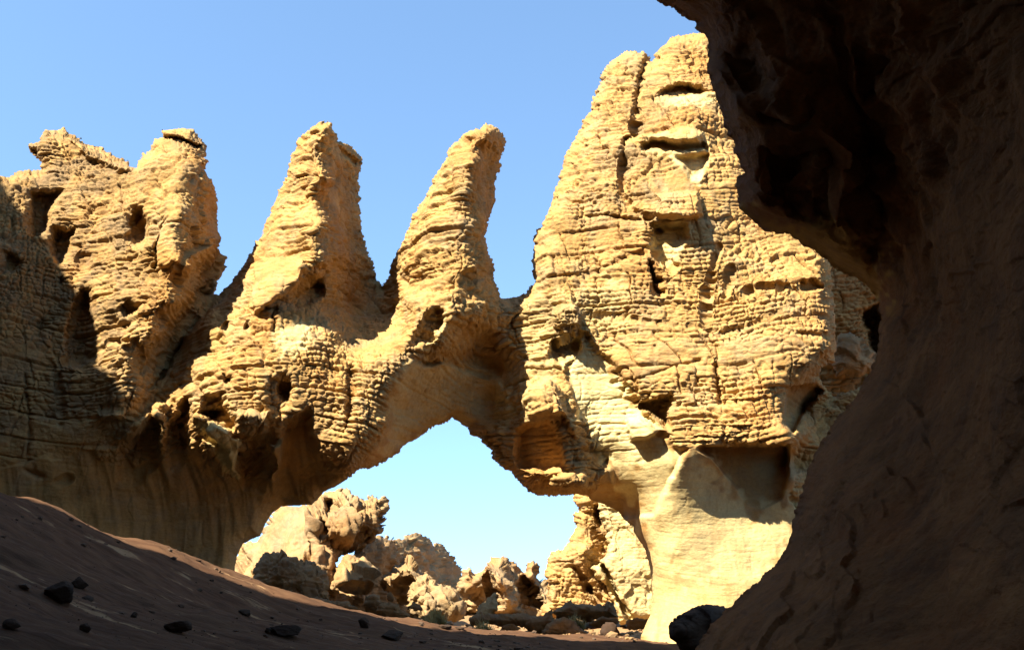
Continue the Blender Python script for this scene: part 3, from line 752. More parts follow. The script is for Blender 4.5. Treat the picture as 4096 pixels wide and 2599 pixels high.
def ground_mat():
    m = bpy.data.materials.new('ground_rock_and_sand'); m.use_nodes = True
    nt = m.node_tree; N = nt.nodes; L = nt.links; b = N['Principled BSDF']
    b.inputs['Roughness'].default_value = .95; b.inputs['Specular IOR Level'].default_value = .08
    g = N.new('ShaderNodeNewGeometry')
    mp = N.new('ShaderNodeMapping'); mp.inputs['Scale'].default_value = (.22, 2.0, 1); mp.inputs['Rotation'].default_value = (0, 0, R(-14))
    L.new(g.outputs['Position'], mp.inputs[0])
    def noise(sc, det, v=None):
        n = N.new('ShaderNodeTexNoise'); n.inputs['Scale'].default_value = sc; n.inputs['Detail'].default_value = det
        n.inputs['Roughness'].default_value = .62
        L.new(v or mp.outputs[0], n.inputs['Vector']); return n.outputs[0]
    def mr(s, a, c, lo=0, hi=1):
        r = N.new('ShaderNodeMapRange'); r.inputs[1].default_value = a; r.inputs[2].default_value = c
        r.inputs[3].default_value = lo; r.inputs[4].default_value = hi; L.new(s, r.inputs[0]); return r.outputs[0]
    def mix(f, A, B):
        x = N.new('ShaderNodeMix'); x.data_type = 'RGBA'; L.new(f, x.inputs[0])
        for s, v in ((6, A), (7, B)):
            if isinstance(v, tuple): x.inputs[s].default_value = (*v, 1)
            else: L.new(v, x.inputs[s])
        return x.outputs[2]
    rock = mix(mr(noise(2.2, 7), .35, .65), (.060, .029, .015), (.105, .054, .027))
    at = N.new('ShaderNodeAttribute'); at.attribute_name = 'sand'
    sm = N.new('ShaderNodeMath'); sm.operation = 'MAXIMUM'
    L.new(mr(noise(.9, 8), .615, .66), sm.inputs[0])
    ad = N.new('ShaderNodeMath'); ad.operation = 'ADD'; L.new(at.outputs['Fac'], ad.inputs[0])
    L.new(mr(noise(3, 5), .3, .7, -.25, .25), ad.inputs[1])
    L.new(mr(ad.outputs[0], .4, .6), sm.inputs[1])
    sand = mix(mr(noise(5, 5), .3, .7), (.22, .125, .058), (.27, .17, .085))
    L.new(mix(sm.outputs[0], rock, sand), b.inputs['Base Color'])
    bp = N.new('ShaderNodeBump'); bp.inputs['Strength'].default_value = .7; bp.inputs['Distance'].default_value = .05
    L.new(noise(5, 9), bp.inputs['Height']); L.new(bp.outputs[0], b.inputs['Normal'])
    return m
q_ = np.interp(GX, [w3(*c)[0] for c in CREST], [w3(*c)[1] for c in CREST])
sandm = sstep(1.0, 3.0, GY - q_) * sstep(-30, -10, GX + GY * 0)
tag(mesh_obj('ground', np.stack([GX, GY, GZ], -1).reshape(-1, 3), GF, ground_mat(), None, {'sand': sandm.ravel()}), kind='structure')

# ------------------------------------------------------------------ the dark overhanging cave wall on the right
CAVE_OUT = [(2629,0),(2686,32),(2744,72),(2791,90),(2780,110),(2805,130),(2834,173),(2833,230),(2830,288),(2852,346),(2868,390),(2881,432),(2892,490),(2910,533),(2938,562),(2936,600),(2942,619),(2960,650),(2974,691),(2950,710),(2946,734),(2955,780),(2960,828),(3003,864),(3054,907),(3110,928),(3162,936),(3205,979),(3262,997),(3306,1037),(3334,1073),(3420,1110),(3480,1150),(3502,1196),(3522,1216),(3520,1290),(3515,1366),(3499,1438),(3456,1523),(3430,1576),(3365,1654),(3312,1726),(3260,1805),(3227,1890),(3201,1982),(3178,2060),(3161,2140),(3142,2209),(3100,2255),(3043,2307),(2916,2425),(2847,2493),(2779,2599),(2700,2760),(2650,3300),(2650,3700),(6400,3700),(6400,-2400),(2000,-2400),(1900,-1200),(2150,-450),(2400,-150)]
CAVE_D = [(2629,0,10.5),(2400,-150,10),(2000,-1200,8),(2500,-2400,5),(2800,130,11),(2840,300,10.8),(2900,500,11.2),(2960,700,11.6),(2990,850,12),(3160,930,12.6),(3330,1060,13.6),(3500,1190,14.8),
 (2900,0,9.5),(3100,100,9.2),(3050,350,9.6),(3200,450,9.4),(3150,600,10.2),(3300,650,9.6),(3050,800,11.2),(3250,800,10.6),(3400,800,10.2),(3400,950,11.2),(3470,1050,12.4),(3350,350,9.2),(3450,600,10.2),(3480,850,11.2),(3500,1000,12.2),(3490,1120,13.4),
 (3540,1100,12.2),(3600,900,10.4),(3650,600,9.2),(3600,300,8.6),(3500,0,8.2),(4096,0,6.2),(4096,500,6.6),(4096,1000,6.4),(3850,1000,8.2),(5000,500,4.2),(5000,1500,4),(6000,1500,3),(6000,-1500,3),(4500,-1500,4.5),(3300,-1200,6.5),
 (3540,1300,11.8),(3520,1500,11.6),(3430,1600,11.4),(3300,1850,11.0),(3220,2050,10.6),(3160,2200,10.2),(2950,2400,9.4),(2790,2590,8.8),(3700,1400,9.8),(3600,1700,9.6),(3400,2000,9.2),(3300,2250,8.4),(3100,2500,7.6),(3000,2800,6.5),(3800,2000,7.4),(4096,1500,6.2),(4096,2200,5.4),(3700,2500,6.2),(4096,2800,4.4),(3400,3400,4.6),(5000,3400,2.8)]
def cave_disp(x, y, z):
    a = fbm(x * .5, y * .5, z * .5, 3, 91) * .22
    w = z * .8 - y * .35 + x * .3          # oblique flaking
    flake = fbm(w * 3.2, (x + y) * .9, z * .6, 4, 92, .6)
    t = (w * 2.2 + .8 * fbm(x * .9, y * .9, z * .9, 3, 95)); fr = t - np.floor(t)
    on = sstep(-.05, .25, fbm(x * .8 + 3, y * .8, z * .8, 2, 98))
    t2 = w * 6.5 + 1.1 * fbm(x * 2.2, y * 2.2, z * 2.2, 3, 85); f2 = t2 - np.floor(t2)
    on2 = sstep(.0, .2, fbm(x * 1.7 + 3, y * 1.7, z * 1.7, 3, 88))
    e, hv = cells((x * .6 + y * .8) * 1.7 + .5 * flake, w * 3.4, 89)
    crk = sstep(.05, .3, fbm(x * .6, y * .6, z * .9, 2, 87))
    b = .08 * flake + .08 * on * (fr ** 2) - .03 + .030 * on2 * f2 ** 2 + .04 * fbm(x * 5, y * 5, z * 9, 4, 96, .65) + crk * (.05 * (sstep(0, .12, e) - 1) + .05 * (hv - .5))
    ov = sstep(4.2, 5.5, z + .25 * (x - 4))
    lump = np.abs(fbm(x * 1.1, y * 1.1, z * 1.1, 3, 97))
    return a + b + ov * (.16 * (sstep(0, .5, lump) - .7) + .14 * fbm(x * 1.6, y * 1.6, z * 2.2, 4, 99, .6))
relief('cave_wall', CAVE_OUT, CAVE_D, M_cave, step=1.4, lip=.9, lipR=30, back=3.0, backR=60, blur_px=2, seed=21, jag=1.0, dispf=cave_disp, rimfade=40,
       feats=[('poly',[(2840,200),(3000,120),(3130,300),(3060,420),(2960,360),(2900,260)],.5,14,''),('poly',[(3080,560),(3250,500),(3380,640),(3370,900),(3180,880),(3060,740)],.7,14,''),
              ('poly',[(2960,330),(3060,420),(3100,520),(2980,500),(2910,430)],-.35,8,''),('poly',[(3230,720),(3330,700),(3300,780),(3240,900),(3200,800)],-.4,8,''),
              ('line',[(3080,460),(3180,470),(3240,440)],.4,4),('line',[(3230,760),(3300,700),(3380,690)],.3,4),
              ('line',[(3300,0),(3420,300),(3480,600),(3500,900),(3510,1180)],.35,10),
              ('line',[(3720,1310),(3790,1290),(3860,1300)],.35,6)],
       smooth_polys=[([(3520,1100),(3700,700),(6000,500),(6000,3600),(2600,3600),(2780,2599),(3160,2150),(3520,1300)],.75,60)],
       fresh_and_bounce_polys=[([(2990,850),(3150,900),(3300,830),(3440,900),(3500,1000),(3540,1230),(3440,1180),(3300,1080),(3100,960)],1.0,60)])  # orange bounce light painted onto the underside above the lower lip
tag(bpy.data.objects['cave_wall'], 'dark overhanging cave wall in deep shade filling the right side', 'rock wall')

# ------------------------------------------------------------------ the opposite canyon cliff (left of and behind the camera) whose shadow fills the foreground
SH = [(0,980,36),(250,1080,36),(400,1250,36),(430,1560,36),(640,1700,35.5),(900,1880,36),(1300,1960,37),
      (0,1965,24),(420,2135,26),(950,2302,29),(1300,2437,31),(1700,2502,33),(2000,2524,34),(2400,2545,36),(2700,2500,37)]
sa, ca_, te = math.sin(SUN_A), math.cos(SUN_A), math.tan(SUN_E)
LC = 7.0
def sun_q(X_, Y_, Z_):
    return X_ * ca_ - Y_ * sa, Z_ + (LC + X_ * sa + Y_ * ca_) * te
HP = sorted(sun_q(*w3(*s)) for s in SH)
print('HP', [(round(a, 1), round(b, 1)) for a, b in HP])
HQ = [(-70,34),(-45,35),(-42,37.2),(-39.4,35.3),(-38.2,34.6),(-37.2,34),(-36.6,33.5),(-36.1,31.5),(-34.3,31),(-33,31.5),(-31,32),(-29,31),(-27.8,27),(-27,20.3),(-25.3,20.0),(-24.8,21.8),(-24.0,24),(-23.0,26.6),(-22.4,29.0),(-21.9,34),(-20.5,39),(-18,40),(10,40),(40,36)]
qs = np.arange(-70, 45, .25)
Hs = np.interp(qs, [h[0] for h in HQ], [h[1] for h in HQ]) + .5 * fbm(qs * .9, qs * 0, qs * 0, 3, 301)
nz = 50
tz = np.linspace(0, 1, nz)
QQ, TT = np.meshgrid(qs, tz)
HH = np.meshgrid(Hs, tz)[0]
ZZ = -2 + TT * (HH + 2)
AL = LC - (1.6 * fbm(QQ * .12, ZZ * .10, QQ * 0, 3, 303) + strata(QQ, QQ * 0, ZZ, 305, .9, 2.0)) * (1 - TT ** 6)
def sunpt(q, al, z):
    return np.stack([q * ca_ - al * sa, -q * sa - al * ca_, z], -1)
Vf = sunpt(QQ, AL, ZZ).reshape(-1, 3)
Vb = sunpt(QQ, AL * 0 + LC + 14, ZZ * .9 - .2).reshape(-1, 3)
nq = len(qs); idx = np.arange(nq * nz).reshape(nz, nq)
f1 = np.stack([idx[:-1, :-1].ravel(), idx[:-1, 1:].ravel(), idx[1:, 1:].ravel(), idx[1:, :-1].ravel()], 1)
o_ = nq * nz
top = np.stack([idx[-1, :-1], idx[-1, 1:], idx[-1, 1:] + o_, idx[-1, :-1] + o_], 1)
e1 = np.stack([idx[:-1, 0], idx[1:, 0], idx[1:, 0] + o_, idx[:-1, 0] + o_], 1)
e2 = np.stack([idx[:-1, -1], idx[1:, -1], idx[1:, -1] + o_, idx[:-1, -1] + o_], 1)
cl = mesh_obj('canyon_cliff', np.concatenate([Vf, Vb]), np.concatenate([f1, f1[:, ::-1] + o_, top, e1, e2]), M_cliff)
tag(cl, 'tall canyon cliff beside and behind the viewpoint that shades the foreground', 'cliff')

# ------------------------------------------------------------------ rocks seen through and beside the arch
def Z3(l): return [(800 + x / 1.72, 1850 + y / 1.72) for x, y in l]
def Z4(l): return [(1900 + x / 1.72, 1850 + y / 1.72) for x, y in l]
def rock(name, out, D, label, cat='boulder', group=None, mat=None, step=1.0, lip=None, lipR=None, back=None, seed=1, tilt=(0, 0), feats=(), strat=1.1, rough=.7,
         smooth=(), fresh_and_bounce=(), h=.35, jag=.8, pts=(), bulge=None):
    P = np.array(out); w = (P[:, 0].max() - P[:, 0].min()) / 4; hh = (P[:, 1].max() - P[:, 1].min()) / 4
    size = min(w, hh) * D / FPX
    lip = size * .55 if lip is None else lip
    lipR = max(3, min(w, hh) * .33) if lipR is None else lipR
    back = size * .8 if back is None else back
    cxm, cym = P.mean(0); x0, x1 = P[:, 0].min(), P[:, 0].max(); y0, y1 = P[:, 1].min(), P[:, 1].max()
    d = [(x0, cym, D + tilt[0]), (x1, cym, D - tilt[0]), (cxm, y0, D + tilt[1]), (cxm, y1, D - tilt[1]), (cxm, cym, D - (bulge or 0))] + [tuple(p) for p in pts]
    fa = min(.6, size * .19) * (.25 if name in ('rock_spire', 'rock_buttress', 'rock_cliff') else 1)
    o = relief(name, out, d, mat or M_far, fac=fa, step=step, lip=lip, lipR=lipR, back=back, backR=lipR, blur_px=1, feats=feats, jag=jag, rough=rough * min(1, size / 2.5),
               strat=strat * min(1, size / 2), smooth_polys=smooth, fresh_and_bounce_polys=fresh_and_bounce, seed=seed, h=h)
    tag(o, label, cat, group)
    return o
GB = 'boulders on the valley floor behind the arch'
def flute(amp=1.0, seed=5, k=3.0):
    def f(x, y, z):
        u = x * .9 + y * .5
        e, hv = cells(u / .42 + .5 * fbm(x * 1.2, y, z * 1.2, 2, seed + 7), z / 1.1, seed + 8)
        e2, hv2 = cells(u / .20, z / .34, seed + 9)
        r = np.abs(fbm(u * k, z * .35, y * .3, 3, seed)) * 2
        return .22 * (np.sqrt(np.clip(e / .35, 0, 1)) - 1) + .16 * (hv - .5) + .08 * (np.sqrt(np.clip(e2 / .35, 0, 1)) - 1) + .05 * (hv2 - .5) + amp * (.35 * r + .16 * np.abs(fbm(u * k * 3, z * .7, y, 3, seed + 4)) * 2 + .05 * fbm(x * 6, y * 6, z * 6, 3, seed + 6) + .35 * fbm(x * .6, y * .6, z * .5, 3, seed + 1) - .3 * sstep(.25, .5, fbm(x * 1.8, y * 1.8, z * 1.2, 2, seed + 2)))
    return f
fl = Z3([(120,900),(150,700),(240,640),(300,560),(400,540),(420,490),(470,400),(520,330),(560,295),(700,300),(800,250),(850,205),(900,190),(940,172),(1000,190),(1050,225),(1100,235),(1130,262),(1180,235),(1250,245),(1275,300),(1270,370),(1255,430),(1240,480),(1215,495),(1190,520),(1100,590),(1000,615),(940,640),(910,700),(905,780),(900,960),(250,960)])
o = relief('fluted_boulder', fl, [(*Z3([(300,600)])[0],57),(*Z3([(500,500)])[0],55),(*Z3([(700,500)])[0],53.5),(*Z3([(860,700)])[0],53),(*Z3([(900,300)])[0],55),(*Z3([(1000,450)])[0],53.5),(*Z3([(1200,300)])[0],55.5),(*Z3([(1200,450)])[0],55.5),(*Z3([(1000,600)])[0],56),(*Z3([(600,900)])[0],52)],
       M_far, step=.8, lip=1.6, lipR=14, back=5, backR=30, blur_px=1, seed=11, dispf=flute(1.3, 5, 1.5), jag=1.3,
       feats=[('poly',Z3([(850,260),(900,240),(910,330),(870,340)]),1.6,3,''),('poly',Z3([(1000,480),(1040,430),(1180,440),(1180,520),(1080,580),(960,600)]),1.4,4,'up'),
              ('poly',Z3([(820,380),(850,360),(940,560),(900,680),(870,560)]),1.3,4,''),('poly',Z3([(740,560),(780,420),(810,440),(760,640)]),.8,3,'')],
       smooth_polys=[(Z3([(300,780),(420,500),(560,300),(720,300),(740,420),(720,700),(500,620)]),.16,10)])
tag(o, 'largest boulder behind the arch, smooth pale left face and fluted craggy right side', 'boulder', GB)
rock('boulder', Z3([(250,800),(345,790),(360,730),(390,680),(430,620),(470,610),(530,600),(580,610),(600,650),(660,665),(720,690),(780,690),(830,700),(870,740),(885,800),(890,930),(800,1000),(500,980),(250,900)]), 47, 'shaded crumbly boulder in front of the largest fluted boulder', group=GB, seed=12, mat=M_boul, tilt=(.8,.8))
rock('boulder', Z3([(905,800),(950,700),(985,640),(1030,618),(1060,625),(1100,660),(1135,640),(1180,700),(1230,710),(1262,780),(1230,850),(1150,905),(1060,912),(960,890),(905,860)]), 52, 'rounded boulder with a hollow orange underside right of the fluted boulder', group=GB, seed=13, strat=.3, tilt=(0,1),
     feats=[('poly',Z3([(900,780),(1000,790),(1200,830),(1150,905),(1060,915),(900,870)]),1.6,4,'down')])
rock('rock_outcrop', Z3([(1000,700),(1090,600),(1170,530),(1220,495),(1250,490),(1300,512),(1360,580),(1400,640),(1560,760),(1800,960),(1800,1060),(820,1040),(860,720)]), 62, 'brown rock slope rising behind the boulder with the orange underside', 'rock outcrop', seed=14, step=1.2, tilt=(-11,0), back=4, lip=2, mat=M_far)
rock('rock_ridge', Z3([(1150,560),(1290,505),(1310,520),(1400,520),(1420,480),(1470,472),(1530,480),(1570,520),(1620,570),(1640,540),(1680,560),(1720,600),(1740,660),(1780,715),(1830,790),(1850,1050),(1150,1050)]), 88, 'far bluish grey craggy ridge seen through the arch', 'ridge', seed=15, step=1.2, lip=3, back=10, tilt=(-17,1), h=.9, strat=1.5, rough=2.5)
rock('rock_mound', Z3([(1225,840),(1250,790),(1290,760),(1330,700),(1380,690),(1400,632),(1450,640),(1500,680),(1530,740),(1560,720),(1600,780),(1650,830),(1700,850),(1770,890),(1800,960),(1800,1060),(1600,1080),(1480,1040),(1440,1000),(1380,960),(1300,900),(1250,900)]), 54, 'craggy mound of crumbled rock with an orange hollow, middle of the valley floor', 'rock mound', seed=16, strat=.4, rough=1.5, tilt=(0,1.2), lip=1.5,
     feats=[('poly',Z3([(1290,860),(1340,800),(1400,760),(1480,780),(1440,860),(1450,990),(1380,970)]),1.3,3,'')])
rock('rock_hill', Z3([(1780,830),(1800,745),(1850,690),(1890,742),(1945,715),(1990,670),(2050,648),(2110,652),(2160,690),(2230,740),(2250,690),(2290,668),(2320,690),(2335,790),(2400,850),(2480,900),(2480,1060),(1800,1060)]), 72, 'pyramid shaped rock hill with two shaded flanks, in the gap left of the right pier', 'hill', seed=17, step=.9, strat=.5, rough=1.4, lip=2.5,
     pts=[(*Z3([(2080,800)])[0],69),(*Z3([(1960,900)])[0],73),(*Z3([(2250,900)])[0],73),(*Z3([(2130,960)])[0],69.5)],
     feats=[('poly',Z3([(1940,720),(2000,750),(2080,860),(2100,1000),(2000,1000),(1950,850)]),3.0,4,''),('poly',Z3([(2190,770),(2240,755),(2350,880),(2370,1020),(2150,1010),(2180,930)]),3.0,4,'')])
rock('rock_spire', Z4([(470,1060),(490,830),(480,770),(492,715),(520,625),(560,600),(600,600),(630,555),(660,470),(688,430),(680,350),(708,330),(712,300),(690,262),(700,220),(760,150),(900,160),(1000,300),(990,500),(1000,800),(1010,1070)]), 59, 'tall ragged spire of stacked rock just left of the right pier', 'rock spire', seed=18, step=.8, strat=1.0, rough=1.5, lip=1.8, lipR=10, back=4, mat=M_fin,
     pts=[(*Z4([(600,700)])[0],59),(*Z4([(760,600)])[0],58),(*Z4([(880,600)])[0],59.5)],
     feats=[('poly',Z4([(820,290),(870,300),(880,430),(840,430),(820,380)]),1.5,3,''),('line',Z4([(810,450),(870,530),(880,600)]),1,3),('line',Z4([(690,720),(760,860),(850,940)]),1.2,5),('poly',Z4([(700,720),(730,730),(800,830),(840,940),(780,890)]),1.5,4,''),('line',Z4([(690,335),(820,345)]),.6,2)])
rock('rock_buttress', Z4([(835,262),(870,230),(950,200),(1150,300),(1250,500),(1300,700),(1300,1120),(1150,1090),(1100,1100),(1000,1110),(960,1010),(900,850),(830,780),(800,720),(850,690),(895,610),(890,470),(860,400)]), 57.5, 'pale bleached buttress with dark grooves directly behind the right pier', 'rock buttress', seed=19, step=.8, strat=.25, rough=1.0, lip=1.5, lipR=10, back=3, fresh_and_bounce=[(Z4([(800,200),(1300,200),(1300,1150),(800,1150)]),.75,40)], mat=M_fin,
     feats=[('poly',Z4([(840,690),(900,680),(960,790),(1020,940),(1110,1070),(1060,1090),(990,1000),(920,860)]),1.6,4,''),('line',Z4([(820,740),(860,850),(930,960)]),.9,4)])
rock('boulder', Z3([(1120,960),(1140,920),(1190,892),(1235,920),(1255,965),(1200,985),(1120,980)]), 49, 'small sunlit lumpy boulder on the sand below the orange underside', group=GB, seed=22, mat=M_boul)
rock('boulder', Z3([(1195,1020),(1240,970),(1300,955),(1360,965),(1400,1010),(1470,1050),(1400,1085),(1250,1060)]), 46.5, 'low shaded boulder just left of the dry bush', group=GB, seed=23, mat=M_boul)
rock('boulder', Z3([(740,930),(800,915),(900,930),(1020,950),(1090,1000),(1000,1030),(850,1000),(760,970)]), 44, 'flat dark slab lying at the foot of the crumbly shaded boulder', 'boulder', group=GB, seed=24, mat=M_boul)
rock('boulder', Z3([(1895,1040),(1910,1000),(1960,962),(2030,905),(2040,960),(2055,1020),(2000,1045),(1940,1055)]), 50, 'pale triangular boulder with a pointed top', group=GB, seed=25, tilt=(1,.5), mat=M_boul, fresh_and_bounce=[(Z3([(1890,900),(2060,900),(2060,1060),(1890,1060)]),.3,4)])
rock('boulder', Z3([(1295,900),(1310,890),(1340,930),(1325,955),(1300,940)]), 50, 'tiny pale boulder under the orange hollow of the mound', group=GB, seed=26, mat=M_boul)
rock('boulder', Z3([(1430,990),(1470,960),(1520,985),(1530,1015),(1470,1020)]), 49, 'small yellowish boulder between the mound and the dry bush', group=GB, seed=27, mat=M_boul)
rock('rock_ledge', Z4([(-60,1070),(0,1050),(90,1028),(300,1035),(460,1042),(500,1015),(530,995),(545,1050),(540,1110),(480,1180),(400,1175),(330,1130),(150,1120),(0,1110)]), 46, 'long low rock ledge, shaded on its left and sunlit on its right end', 'rock ledge', seed=28, mat=M_boul, strat=.5)
rock('boulder', Z4([(530,1040),(545,1000),(600,960),(660,930),(690,955),(760,962),(840,955),(890,965),(910,935),(950,960),(975,1010),(990,1065),(850,1085),(720,1095),(560,1075)]), 47.5, 'dark jagged row of shaded blocks below the ragged spire', group=GB, seed=29, mat=M_boul, lip=1.0)
rock('boulder', Z4([(470,1150),(490,1110),(530,1075),(600,1060),(650,1068),(700,1090),(730,1130),(800,1150),(870,1170),(890,1225),(700,1215),(560,1200),(480,1185)]), 41.5, 'cracked shaded boulder left of the dark round boulder', group=GB, seed=30, mat=M_boul, strat=.9)
rock('boulder', Z4([(780,1110),(820,1075),(870,1048),(950,1052),(992,1072),(990,1115),(900,1130),(820,1130)]), 44.5, 'orange tinted smooth boulder above the dark round boulder', group=GB, seed=31, mat=M_boul, strat=.2, rough=.5)
rock('boulder', Z4([(868,1170),(875,1125),(905,1102),(945,1102),(985,1135),(1002,1185),(975,1218),(910,1215)]), 39.5, 'dark round boulder at the edge of the shadow', group=GB, seed=32, mat=M_dark, strat=.2)
rock('boulder', Z4([(1038,1100),(1060,1072),(1120,1062),(1185,1070),(1195,1085),(1160,1140),(1060,1145)]), 42.5, 'low dark boulder against the foot of the bleached buttress', group=GB, seed=33, mat=M_boul)
rock('boulder', Z4([(1000,1200),(1020,1175),(1060,1180),(1110,1220),(1050,1230)]), 40.5, 'small dark boulder right of the dark round boulder', group=GB, seed=34, mat=M_dark)
rock('boulder', Z4([(185,1140),(200,1115),(260,1108),(320,1135),(280,1150),(220,1152)]), 43, 'small pale boulder on the sand before the long ledge', group=GB, seed=35, mat=M_boul)
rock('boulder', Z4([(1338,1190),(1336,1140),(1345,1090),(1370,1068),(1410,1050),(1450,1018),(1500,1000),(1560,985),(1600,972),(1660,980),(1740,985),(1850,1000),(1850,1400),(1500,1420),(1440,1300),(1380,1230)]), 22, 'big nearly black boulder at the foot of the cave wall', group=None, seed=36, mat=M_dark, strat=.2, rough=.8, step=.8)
rock('rock_cliff', [(3240,1000),(3300,850),(3500,800),(3800,800),(3800,1660),(3240,1660)], 44.5, 'shaded layered cliff in the gap between the great tower and the cave wall', 'cliff', seed=37, mat=M_fin, strat=1.5, lip=1, back=4,
     feats=[('poly',[(3440,1250),(3530,1200),(3560,1420),(3500,1440),(3470,1340)],2.5,6,''),('poly',[(3340,1420),(3430,1410),(3520,1440),(3480,1500),(3340,1500)],1.0,4,'')])
rock('boulder', [(3340,1400),(3350,1350),(3400,1335),(3450,1355),(3470,1400),(3510,1430),(3500,1480),(3440,1510),(3350,1500),(3330,1450)], 42, 'rounded brown boulder wedged in the shaded gap beside the great tower', group=None, seed=38, mat=M_boul, strat=.4)

# ------------------------------------------------------------------ loose stones on the shaded slope
def ray_ground(x, y):
    a = (x / 4 - 512) / FPX; b = (324.5 - y / 4) / FPX
    dy = CP - b * SP; dz = SP + b * CP
    t = np.arange(4, 60, .05)
    px = a / dy * t; pz = EYE + dz / dy * t
    g = terr(px, t)
    k = np.argmax(pz < g)
    return float(px[k]), float(t[k]), float(g[k])
import bmesh
def stone_mesh(name, w, d, h, seed, mat):
    bm = bmesh.new(); bmesh.ops.create_icosphere(bm, subdivisions=5, radius=1)
    V = np.array([v.co[:] for v in bm.verts]); F = np.array([[v.index for v in f.verts] for f in bm.faces]); bm.free()
    rng = np.random.RandomState(seed)
    for _ in range(13):      # flat broken faces
        n = rng.normal(size=3); n /= np.linalg.norm(n); c = rng.uniform(.55, .85)
        s = V @ n - c; V = V - np.where(s > 0, s, 0)[:, None] * n * .95
    n = V / np.linalg.norm(V, axis=1)[:, None]
    V = V + n * (.10 * fbm(V[:, 0] * 2 + seed, V[:, 1] * 2, V[:, 2] * 2, 3, seed) + .04 * fbm(V[:, 0] * 7, V[:, 1] * 7, V[:, 2] * 9, 3, seed + 1))[:, None]
    V = V / .8 * np.array([w / 2, d / 2, h / 2])
    V[:, 2] += h * .32
    return mesh_obj(name, V, F, mat)
ST = [(237,2402,120,66,'largest black block on the left of the shaded slope'),(314,2350,70,38,'dark stone touching the largest black block on its right'),
      (44,2520,64,32,'dark stone nearest the lower left corner'),(338,2526,36,26,'small stone on the sand streak at lower left'),(536,2467,26,18,'pebble right of the largest black block'),
      (712,2526,88,38,'angular stone beside the widest sand streak'),(978,2460,44,20,'small grey stone in the middle of the slope'),(1070,2528,24,16,'pebble left of the long flat stone'),
      (1141,2536,102,36,'long flat dark stone low in the middle'),(1457,2508,46,30,'wedge shaped stone standing on the slope'),(1567,2552,88,28,'long slab of dark stone right of the wedge shaped stone'),
      (1776,2512,48,15,'thin dark stone lying near the sunlit crest'),(1838,2516,34,10,'smallest thin stone near the sunlit crest')]
GS = 'loose stones on the shaded slope'
for k, (x, y, w, h, lab) in enumerate(ST):
    X_, Y_, Z_ = ray_ground(x, y)
    s = Y_ / FPX / 4
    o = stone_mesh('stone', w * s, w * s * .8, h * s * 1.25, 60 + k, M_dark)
    o.location = (X_, Y_, Z_); o.rotation_euler = (0, 0, 0)
    tag(o, lab, 'stone', GS)

# ------------------------------------------------------------------ dry bushes
M_bush = bpy.data.materials.new('dry_twigs'); M_bush.use_nodes = True
bb = M_bush.node_tree.nodes['Principled BSDF']; bb.inputs['Base Color'].default_value = (.36, .31, .13, 1); bb.inputs['Roughness'].default_value = .8
def bush(x, y, w, h, D, n, label, seed):
    rng = np.random.RandomState(seed)
    X_, Y_, _ = w3(x, y, D); Z_ = float(terr(np.array([X_]), np.array([Y_]))[0])
    Zt = w3(x, y - h, D)[2]
    rad = w * D / FPX / 8; H = max(Zt - Z_, .4)
    V = []; F = []
    for k in range(n):
        a = rng.uniform(0, 2 * math.pi); e = rng.uniform(.0, 1.0) ** .6
        tip = np.array([math.cos(a) * rad * e, math.sin(a) * rad * e, H * rng.uniform(.45, 1.0) * (1 - .35 * e)])
        b0 = np.array([math.cos(a) * rad * .25 * e, math.sin(a) * rad * .25 * e, -.05])
        mid = (b0 + tip) / 2 + rng.normal(0, .07, 3) + np.array([0, 0, .08])
        s = np.array([-math.sin(a + 1), math.cos(a + 1), 0]) * .022
        i = len(V); V += [b0 - s, b0 + s, mid + s * .8, mid - s * .8, tip + s * .3, tip - s * .3]
        F += [[i, i + 1, i + 2, i + 3], [i + 3, i + 2, i + 4, i + 5]]
        for _ in range(3):
            t = rng.uniform(.4, 1); p = b0 + (tip - b0) * t + (mid - (b0 + tip) / 2) * (1 - abs(2 * t - 1)); q = p + rng.normal(0, .13, 3) + np.array([0, 0, .08])
            i = len(V); V += [p - s * .6, p + s * .6, q + s * .3, q - s * .3]; F += [[i, i + 1, i + 2, i + 3]]
    o = mesh_obj('dry_bush', np.array(V), np.array(F), M_bush, smooth=False)
    o.location = (X_, Y_, Z_)
    tag(o, label, 'bush', 'dry bushes on the valley floor')
bush(1737, 2490, 100, 66, 43.5, 900, 'largest dry bush, standing before the craggy mound', 1)
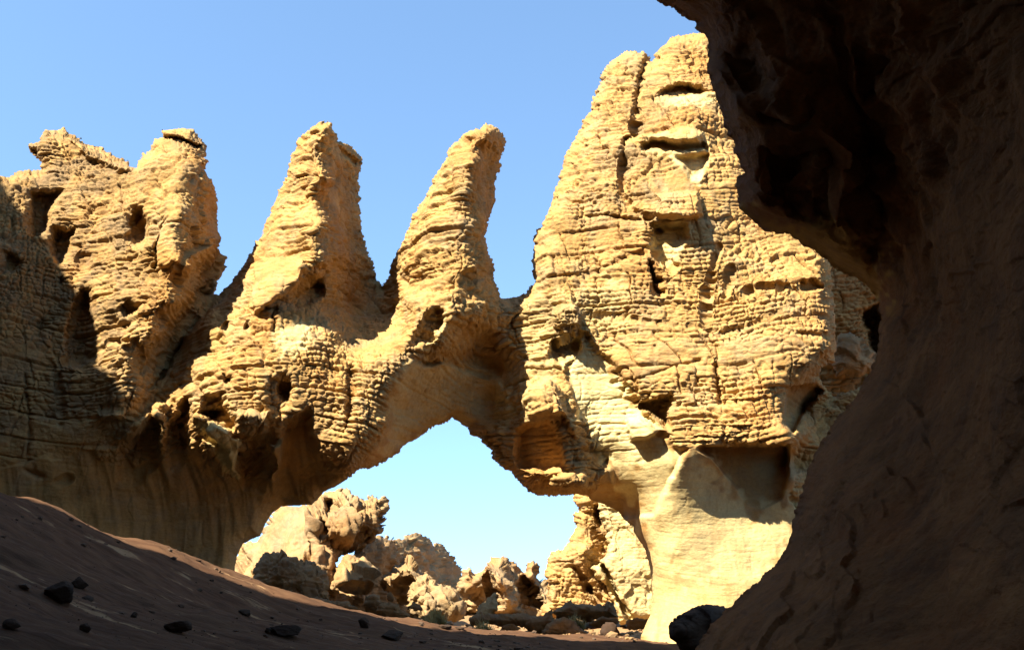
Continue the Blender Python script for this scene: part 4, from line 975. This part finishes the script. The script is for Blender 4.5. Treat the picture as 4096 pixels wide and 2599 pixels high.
bush(1935, 2512, 80, 28, 43, 420, 'low dry bush below the pale triangular boulder', 2)
bush(2300, 2505, 76, 46, 43.5, 520, 'dry bush between the long ledge and the cracked shaded boulder', 3)

# ------------------------------------------------------------------ gravel and rubble nobody could count
def scatter(name, pts, sizes, mat, seed, label, cat):
    bm = bmesh.new(); bmesh.ops.create_icosphere(bm, subdivisions=1, radius=1)
    V0 = np.array([v.co[:] for v in bm.verts]); F0 = np.array([[v.index for v in f.verts] for f in bm.faces]); bm.free()
    rng = np.random.RandomState(seed); VV = []; FF = []
    for k, (p, s) in enumerate(zip(pts, sizes)):
        v = V0 * rng.uniform(.55, 1.15, (len(V0), 1)) * np.array([1, rng.uniform(.6, 1), rng.uniform(.35, .75)]) * s
        a = rng.uniform(0, 6.28); c, q = math.cos(a), math.sin(a)
        v = np.stack([v[:, 0] * c - v[:, 1] * q, v[:, 0] * q + v[:, 1] * c, v[:, 2]], 1)
        VV.append(v + p + [0, 0, s * .15]); FF.append(F0 + k * len(V0))
    o = mesh_obj(name, np.concatenate(VV), np.concatenate(FF), mat, smooth=False)
    return tag(o, label, cat, kind='stuff')
rng = np.random.RandomState(5)
n = 5200
px = rng.uniform(-13, 6, n); py = rng.uniform(8, 36, n)
kk = fbm(px * .5, py * .5, px * 0, 2, 61) + rng.uniform(-.3, .5, n) > .05
px, py = px[kk], py[kk]
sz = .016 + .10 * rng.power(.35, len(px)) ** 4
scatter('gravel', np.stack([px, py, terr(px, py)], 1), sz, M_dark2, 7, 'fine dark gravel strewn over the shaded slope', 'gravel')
n = 4200
px = rng.uniform(-10, 9, n); py = 34.5 + 27 * rng.uniform(0, 1, n) ** 1.4
kk = fbm(px * .4, py * .4, px * 0, 2, 62) + rng.uniform(-.3, .5, n) > .1
px, py = px[kk], py[kk]
sz = .05 + .32 * rng.power(.35, len(px)) ** 4
scatter('rubble', np.stack([px, py, terr(px, py)], 1), sz, M_boul, 8, 'pale rock rubble lying between the boulders on the valley floor', 'rubble')
